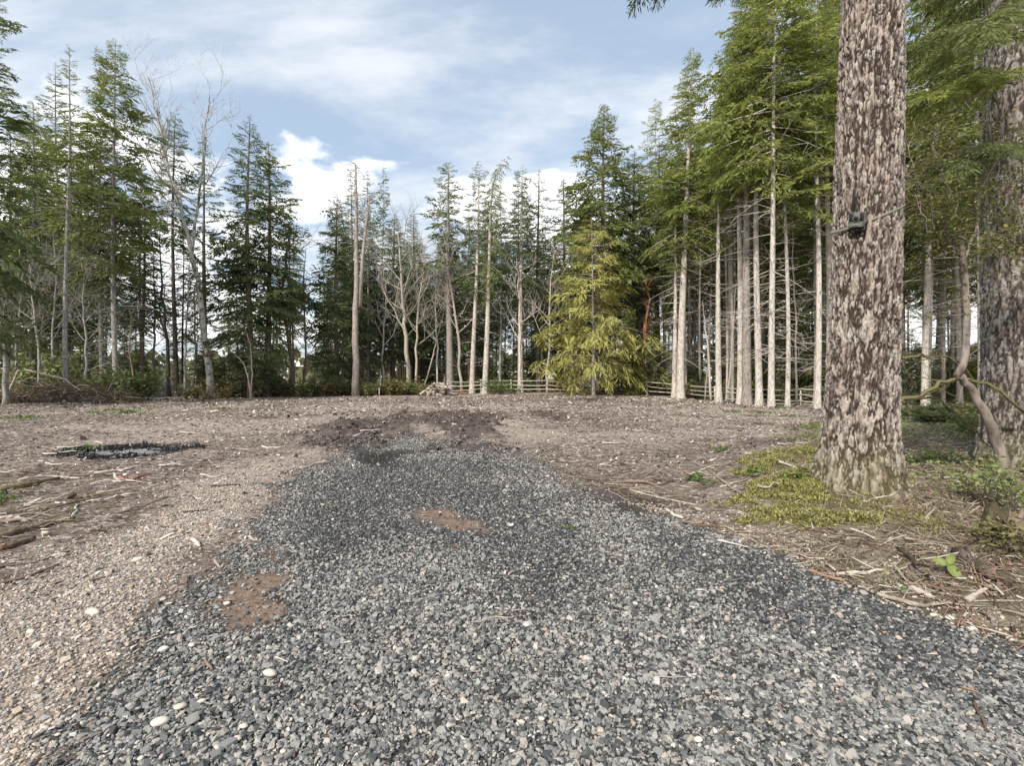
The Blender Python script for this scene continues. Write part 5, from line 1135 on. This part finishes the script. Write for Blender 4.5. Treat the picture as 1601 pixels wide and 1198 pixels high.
def heap_things():
    rng = np.random.default_rng(19)
    for (px, py, s, lab) in ((254, 613, (.95, .6, .85), 'taller pale mossy boulder at the clearing edge left of the alder'), (278, 617, (1.2, .6, .62), 'lower wider mossy boulder beside the taller one')):
        p = G(px, py); o = link('boulder', lump(px, s, 'boulder'), None, p + Vector((0, .5, s[2] * .35))); tag(o, lab, 'boulder')
    # brush heap with a dark hollow: arched tangle of twigs
    p = G(68, 632); e = empty('brush_heap', p); tag(e, 'tangled brush heap with a dark hollow under dead twigs at the clearing edge', 'brush heap')
    for nm, n, mat, rr in (('twig_tangle', 620, 'brown_stick', .016), ('dead_branch_tangle', 110, 'weathered_wood', .02)):
        g = Geo()
        for k in range(n):
            a = rng.uniform(0, math.pi); w = rng.uniform(.8, 1.25); b = np.array([3.3 * math.cos(a) * w, rng.uniform(-.2, 1.6), 1.15 * math.sin(a) * w * rng.uniform(.45, 1.0)]); d = rng.normal(size=3) * np.array([1, .6, .5]); l = rng.uniform(.3, 1.1)
            if abs(b[0] - .55) < 1.15 and b[2] < .75 and b[1] < 1.0: continue
            d /= np.linalg.norm(d); m_ = b + d * l * .5 + rng.normal(0, .08, 3); q = np.array([b, m_, b + d * l]); q[:, 2] = np.maximum(q[:, 2], .02); g.tube(q, [rr, rr * .7, rr * .3], 3, False)
        link(nm, g.mesh(nm, MAT[mat]), e)['kind'] = 'stuff'
    C = []
    for k in range(3800):
        a = rng.uniform(0, math.pi); w = rng.uniform(.85, 1.2); b = [3.4 * math.cos(a) * w, rng.uniform(.0, 1.7), 1.15 * math.sin(a) * w * rng.uniform(.4, 1.02)]
        if abs(b[0] - .55) < 1.2 and b[2] < .72 and b[1] < 1.1: continue
        C.append(b)
    foliage_part('dead_leaves', np.array(C), .11, 'olive_leaf', rng, e)['kind'] = 'stuff'
    g = Geo(); g.box((0.3, 1.75, .35), (5.6, .5, .8)); o = link('soil_bank', lump(9, (3.1, .55, .72), 'mud_clods', 3, .3), e, (.2, 1.7, .1))
    # upturned root wad
    p = G(1086, 619); e = empty('root_wad', p); tag(e, 'upturned reddish root wad lying against the fence', 'root wad'); link('root_plate', lump(5, (.85, .45, .55), 'red_root_soil', 3, .45, 2.5), e, (0, 0, .35)); g = Geo()
    for k in range(46):
        d = rng.normal(size=3) * (1, .5, .8); d /= np.linalg.norm(d); d[2] = abs(d[2]) * .9; b = np.array([0, 0, .35]) + d * .4; l = rng.uniform(.3, .95); g.tube([b, b + d * l * .5 + rng.normal(0, .1, 3), b + d * l + rng.normal(0, .2, 3)], [.04, .025, .008], 4, False)
    link('root_tangle', g.mesh('root_tangle', MAT['red_stick']), e)['kind'] = 'stuff'
    # splintered stumps
    for (px, py, h, r, mat, lab) in ((697, 612, 1.9, .26, 'weathered_wood', 'splintered tall stump behind the firewood heap'), (775, 607, 1.6, .2, 'pale_stick', 'pale splintered stump behind the yellow-green shrub'), (1548, 850, .42, .085, 'mossy_stick', 'dark mossy stump leaning under the glossy green bush'), (1585, 845, .36, .07, 'brown_stick', 'second small stump close beside the mossy leaning one'), (12, 603, 1.4, .2, 'weathered_wood', 'broken lichen-grey stump left of the brush heap')):
        p = G(px, py); k = 14; V = []; n = 7
        for i in range(n):
            for j in range(k):
                a = 6.2832 * j / k; t = i / (n - 1); top = h * (1 - .45 * rng.random()) if i == n - 1 else h * t * .8; q = r * (1 + .4 * math.exp(-t * 6)) * (1 - .25 * t) * rng.uniform(.9, 1.1); V.append((q * math.cos(a) + .12 * h * t * (1 if px == 1548 else .1), q * math.sin(a), top - .05))
        Q = [(i * k + j, i * k + (j + 1) % k, (i + 1) * k + (j + 1) % k, (i + 1) * k + j) for i in range(n - 1) for j in range(k)]; V.append((0.05 * h, 0, h * .5)); T = [((n - 1) * k + j, (n - 1) * k + (j + 1) % k, n * k) for j in range(k)]
        o = link('stump', mesh_np('stump', np.array(V), [np.array(Q), np.array(T)], MAT[mat]), None, p); tag(o, lab, 'stump')
    for px, py in ((615, 618), (593, 620)):
        g = Geo(); g.box((0, 0, .3), (.07, .05, .7)); o = link('stake', g.mesh('stake', MAT['pale_stick']), None, G(px, py)); tag(o, 'short pale wooden stake in the ground left of the firewood heap', 'stake', 'short stakes')
heap_things()

# ------------------------------------------------------------------ sticks and stones one can pick out
def stick(pl, r, mat, label, name='stick', group=None, seed=0, lift=0.):
    rng = np.random.default_rng(seed + int(pl[0][0])); P = [G(*p) for p in pl]; b = P[0].copy()
    L = np.array([tuple(p - b) for p in P]); L[:, 2] += r * .7 + lift
    q = np.linspace(0, 1, 9); S = np.stack([np.interp(q, np.linspace(0, 1, len(L)), L[:, k]) for k in range(3)], 1); ln = np.linalg.norm(L[-1] - L[0]); S[1:-1] += rng.normal(0, .008 * ln, (7, 3)) * (1, 1, .4)
    g = Geo(); g.tube(S, np.linspace(r, r * .6, 9) * rng.uniform(.75, 1.2, 9), 8); g.V[0] = g.V[0] + rng.normal(0, r * .11, g.V[0].shape)
    if name == 'bark_slab': g.V[0][:, 2] *= .55
    o = link(name, g.mesh(name, MAT[mat], True), None, b); tag(o, label, 'stick' if name != 'log' else 'log', group); return o
def sticks():
    S = [
     ([(1265, 893), (1292, 903), (1322, 910)], .022, 'orange_bark', 'orange-brown slab of bark at the driveway edge', 'bark_slab'),
     ([(1342, 918), (1372, 933), (1410, 942), (1445, 953), (1468, 948), (1490, 944)], .017, 'weathered_wood', 'long wavy grey root lying along the driveway edge', 'root'),
     ([(1422, 922), (1445, 932), (1462, 940)], .022, 'weathered_wood', 'short thick grey stick above the wavy root', 'stick'),
     ([(1500, 872), (1545, 905), (1582, 922)], .045, 'brown_stick', 'thick fallen branch with pale broken end near the bramble', 'log'),
     ([(1512, 942), (1535, 928), (1552, 918)], .018, 'weathered_wood', 'pale short stick propped by the bramble', 'stick'),
     ([(1430, 858), (1450, 890), (1476, 930)], .006, 'weathered_wood', 'thin grey twig slanting down to the wavy root', 'twig'),
     ([(1420, 880), (1430, 905), (1437, 912)], .012, 'brown_stick', 'brown stub standing by the mossy bank', 'stick'),
     ([(1175, 720), (1215, 722), (1250, 735), (1268, 748)], .022, 'pale_stick', 'curved pale root reaching towards the big fir', 'root'),
     ([(1105, 735), (1130, 755), (1165, 775), (1190, 790)], .022, 'weathered_wood', 'grey stick sloping towards the moss left of the big fir', 'stick'),
     ([(1075, 752), (1083, 742), (1090, 738)], .018, 'pale_stick', 'bone-white curved stick beside a small weed', 'stick'),
     ([(1040, 798), (1055, 808), (1068, 812)], .020, 'pale_stick', 'pale thick chip at the end of the wet mud', 'stick'),
     ([(1122, 846), (1145, 851), (1168, 857)], .010, 'weathered_wood', 'pale flat stick on the gravel edge by the dark soil', 'stick'),
     ([(905, 750), (935, 752), (985, 776), (1040, 790)], .016, 'brown_stick', 'long brown branch lying across the wet mud patch', 'branch'),
     ([(985, 768), (1010, 775), (1090, 792)], .016, 'weathered_wood', 'grey branch along the far side of the wet mud', 'branch'),
     ([(1030, 745), (1010, 750), (1000, 755)], .014, 'pale_stick', 'pale stick between the branch and the bone-white one', 'stick'),
     ([(0, 915), (40, 905), (92, 885)], .014, 'brown_stick', 'long straight brown stick on the tan gravel', 'stick'),
     ([(0, 862), (25, 854), (55, 845)], .026, 'orange_bark', 'reddish pole end beside the left-hand litter', 'log'),
     ([(0, 842), (40, 832), (85, 820)], .03, 'brown_stick', 'dark pole in the left-hand litter above the reddish one', 'log'),
     ([(0, 815), (22, 812), (42, 818)], .028, 'weathered_wood', 'short grey log end in the left-hand litter', 'log'),
     ([(0, 768), (40, 762), (92, 750)], .035, 'mossy_stick', 'long mossy pole at the top of the left-hand litter', 'log'),
     ([(30, 752), (80, 746), (125, 750)], .022, 'weathered_wood', 'pale thin pole above the mossy one', 'stick'),
     ([(178, 742), (183, 750), (190, 755)], .02, 'pale_stick', 'pale upright splinter beside the red sticks', 'stick'),
     ([(184, 747), (198, 752), (218, 756)], .018, 'red_stick', 'bright red-orange stick by the pale splinter', 'stick'),
     ([(205, 752), (220, 745), (235, 742)], .016, 'red_stick', 'slimmer red stick crossing towards the ash patch', 'stick'),
     ([(240, 785), (262, 778), (290, 776)], .012, 'brown_stick', 'dark curved twig on the tan ground', 'twig'),
     ([(330, 762), (350, 760), (372, 759)], .014, 'brown_stick', 'thin brown stick lying level on the tan ground', 'stick'),
     ([(318, 721), (335, 720), (350, 719)], .02, 'brown_stick', 'dark stick right of the ash patch', 'stick'),
     ([(110, 815), (118, 800), (122, 790)], .014, 'pale_stick', 'pale forked stick at the tip of the left-hand litter', 'stick'),
     ([(300, 845), (308, 850), (312, 856)], .016, 'pale_stick', 'short pale chunk on the gravel edge above the dirt patch', 'stick'),
     ([(748, 985), (760, 970), (775, 965), (795, 968)], .006, 'weathered_wood', 'thin curled twig on the open gravel', 'twig'),
     ([(1020, 1058), (1050, 1060), (1075, 1060)], .003, 'pale_stick', 'thin straw-like twig on the open gravel', 'twig'),
     ([(1522, 1098), (1532, 1120), (1545, 1145)], .006, 'orange_bark', 'thin tan twig near the driveway corner', 'twig'),
     ([(1500, 1075), (1518, 1080), (1532, 1085)], .005, 'orange_bark', 'tiny tan twig above the thin tan one', 'twig'),
     ([(430, 1028), (440, 1032), (450, 1036)], .004, 'pale_stick', 'tiny straw chip by the long cream pebble', 'twig'),
     ([(322, 1036), (326, 1042), (332, 1048)], .008, 'orange_bark', 'small tan wood chip among the left gravel', 'twig'),
     ([(1435, 690), (1480, 700), (1560, 690)], .04, 'weathered_wood', 'grey fallen pole on the wood floor behind the big fir', 'log'),
     ([(1420, 655), (1490, 660), (1560, 665)], .05, 'pale_stick', 'pale fallen pole further back on the wood floor', 'log'),
     ([(1425, 800), (1460, 790), (1510, 770)], .02, 'weathered_wood', 'grey branch on the litter right of the big fir', 'branch'),
     ([(1415, 790), (1440, 805), (1475, 812)], .03, 'orange_bark', 'rotten reddish branch right of the big fir', 'branch'),
     ([(1420, 815), (1490, 822), (1545, 850), (1560, 870)], .022, 'mossy_stick', 'mossy crooked branch running to the small stumps', 'branch'),
     ([(1405, 745), (1425, 790), (1440, 820)], .010, 'pale_stick', 'thin pale twig leaning beside the big fir foot', 'twig'),
    ]
    for k, (pl, r, mat, lab, nm) in enumerate(S): stick(pl, r, mat, lab, nm, None, k)
    rng = np.random.default_rng(55)
    for k in range(70):
        px = rng.uniform(60, 1270); py = rng.uniform(632, 760); d = F_PX * CAM_H / (py - HOR); x, y = flat_p(px, py); Z = zones(np.array([x]), np.array([y]))
        if Z['road'][0] > .3 or Z['wet'][0] > .3 or Z['burn'][0] > .3: continue
        l = rng.uniform(.18, .6); a = rng.uniform(-.9, .9); g = Geo(); n = 5; q = np.linspace(0, l, n); g.tube(np.stack([q * math.cos(a), q * math.sin(a), rng.uniform(.005, .03, n)], 1) + rng.normal(0, .015, (n, 3)), np.linspace(.018, .009, n) * rng.uniform(.7, 1.5), 5)
        o = link('stick', g.mesh('stick', MAT[('weathered_wood', 'pale_stick', 'brown_stick')[rng.integers(3)]], True), None, (x, y, tz(x, y) + .01)); tag(o, 'loose broken stick lying on the chip-strewn clearing', 'stick', 'sticks on the clearing')
    for k in range(95):
        left = k < 30
        px, py = (rng.uniform(-40, 190), rng.uniform(735, 850)) if left else (rng.uniform(1060, 1640), rng.uniform(700, 965))
        x, y = flat_p(px, py)
        if sdf(ROAD, np.array([x]), np.array([y]))[0] < .1 or (x - BIG[0]) ** 2 + (y - BIG[1]) ** 2 < .3 or (left and sdf(LEFT_LITTER, np.array([x]), np.array([y]))[0] > .4): continue
        l = rng.uniform(.15, .6); a = rng.uniform(-.7, .9) if left else rng.uniform(-2, 1); g = Geo(); n = 6; q = np.linspace(0, l, n); P = np.stack([q * math.cos(a), q * math.sin(a), np.full(n, .012)], 1) + rng.normal(0, .012, (n, 3)); P[:, 2] += np.linspace(0, rng.uniform(0, .10), n); g.tube(P, np.linspace(.011, .004, n) * rng.uniform(.6, 1.8), 5)
        if rng.random() < .5: i = rng.integers(1, 4); v = rng.normal(0, .08, 3); g.tube([P[i], P[i] + v, P[i] + v * 1.8 + rng.normal(0, .02, 3)], [.005, .004, .002], 4)
        o = link('stick', g.mesh('stick', MAT[('weathered_wood', 'pale_stick', 'brown_stick', 'mossy_stick')[rng.integers(4)]], True), None, (x, y, tz(x, y))); tag(o, 'loose dead stick in the litter left of the driveway' if left else 'loose dead stick in the litter around the foot of the big fir', 'stick', 'sticks of the left litter' if left else 'sticks around the big fir')
    # mossy arched branches between the firs on the right
    for k, (pl, d, r, mat, lab) in enumerate((([(1402, 562), (1440, 555), (1480, 558), (1500, 566)], 6.4, .022, 'mossy_stick', 'mossy dead branch hanging level between the big fir and the huckleberry'), ([(1408, 628), (1440, 622), (1470, 600), (1500, 592), (1540, 600), (1601, 645)], 6.2, .030, 'mossy_stick', 'long mossy bough crossing behind the huckleberry kink'), ([(1410, 630), (1430, 618), (1470, 625), (1510, 660), (1550, 700)], 6.6, .014, 'mossy_stick', 'thin arched mossy branch over the wood floor'))):
        L = np.array([AT(x, y, d) for x, y in pl]); q = np.linspace(0, 1, 16); P = np.stack([np.interp(q, np.linspace(0, 1, len(L)), L[:, c]) for c in range(3)], 1); P[1:-1] += rng.normal(0, .015, (14, 3)); b = P[0].copy(); g = Geo(); g.tube(P - b, np.linspace(r, r * .6, 16), 6)
        for _ in range(26):
            i = rng.integers(1, 15); v = rng.normal(0, .2, 3); g.tube([P[i] - b, P[i] - b + v * .6, P[i] - b + v + rng.normal(0, .05, 3)], [.006, .004, .002], 3, False)
        o = link('dead_branch', g.mesh('dead_branch', MAT[mat], True), None, tuple(b)); tag(o, lab, 'branch')
    PB = [(422, 1055, 26, 12), (250, 1132, 34, 16), (371, 1156, 17, 17), (443, 1176, 12, 12), (220, 1187, 14, 12), (340, 1170, 12, 10), (355, 945, 14, 8), (145, 960, 30, 10), (48, 990, 20, 8), (300, 1010, 14, 10), (255, 1017, 20, 8), (282, 1107, 22, 14), (315, 1098, 16, 7), (308, 1088, 8, 8), (381, 1137, 16, 8), (358, 1029, 9, 5), (750, 1030, 9, 6), (816, 1130, 13, 15), (847, 1125, 12, 12), (1092, 1158, 16, 16), (270, 990, 9, 6), (800, 822, 10, 8), (1272, 990, 10, 7), (215, 877, 20, 7), (70, 1140, 14, 9), (25, 1145, 14, 9), (90, 1150, 10, 7), (700, 1057, 10, 7), (1460, 963, 14, 8), (1485, 968, 16, 8), (1520, 985, 18, 7), (1580, 1000, 18, 10), (1562, 985, 12, 7), (1430, 935, 9, 7), (1475, 862, 12, 7), (1458, 858, 10, 6), (1520, 905, 14, 8)]
    pm = [lump(100 + k, (1, .8, .62), 'pale_pebble', 2, .12, 1.0) for k in range(5)]
    named = {0: 'oblong cream pebble on the grey gravel below the dirt patch', 1: 'largest long cream pebble on the lower left gravel', 2: 'round cream pebble right below the largest one', 17: 'rosy angular pebble, left one of a close pair on the open gravel', 18: 'rosy angular pebble, right one of a close pair on the open gravel', 19: 'white quartz-like stone alone on the gravel', 6: 'pale oval pebble lying on the brown dirt patch', 21: 'pale stone on the dark damp gravel beside the thin dirt streak'}
    for k, (px, py, w, h) in enumerate(PB):
        p = G(px, py); s = w / F_PX * p.y / 2 * .85; o = link('pebble', pm[k % 5], None, p + Vector((0, 0, s * .22)), (rng.normal(0, .15), rng.normal(0, .15), rng.uniform(-.5, .5))); o.scale = (s, min(s, s * h / w * 1.7), s * .75)
        lab = named.get(k) or ('pale pebble among the litter at the right driveway edge' if px > 1400 else 'small cream pebble lying on the gravel')
        tag(o, lab, 'pebble', None if k in named else ('pebbles at the right driveway edge' if px > 1400 else 'cream pebbles on the gravel'))
sticks()
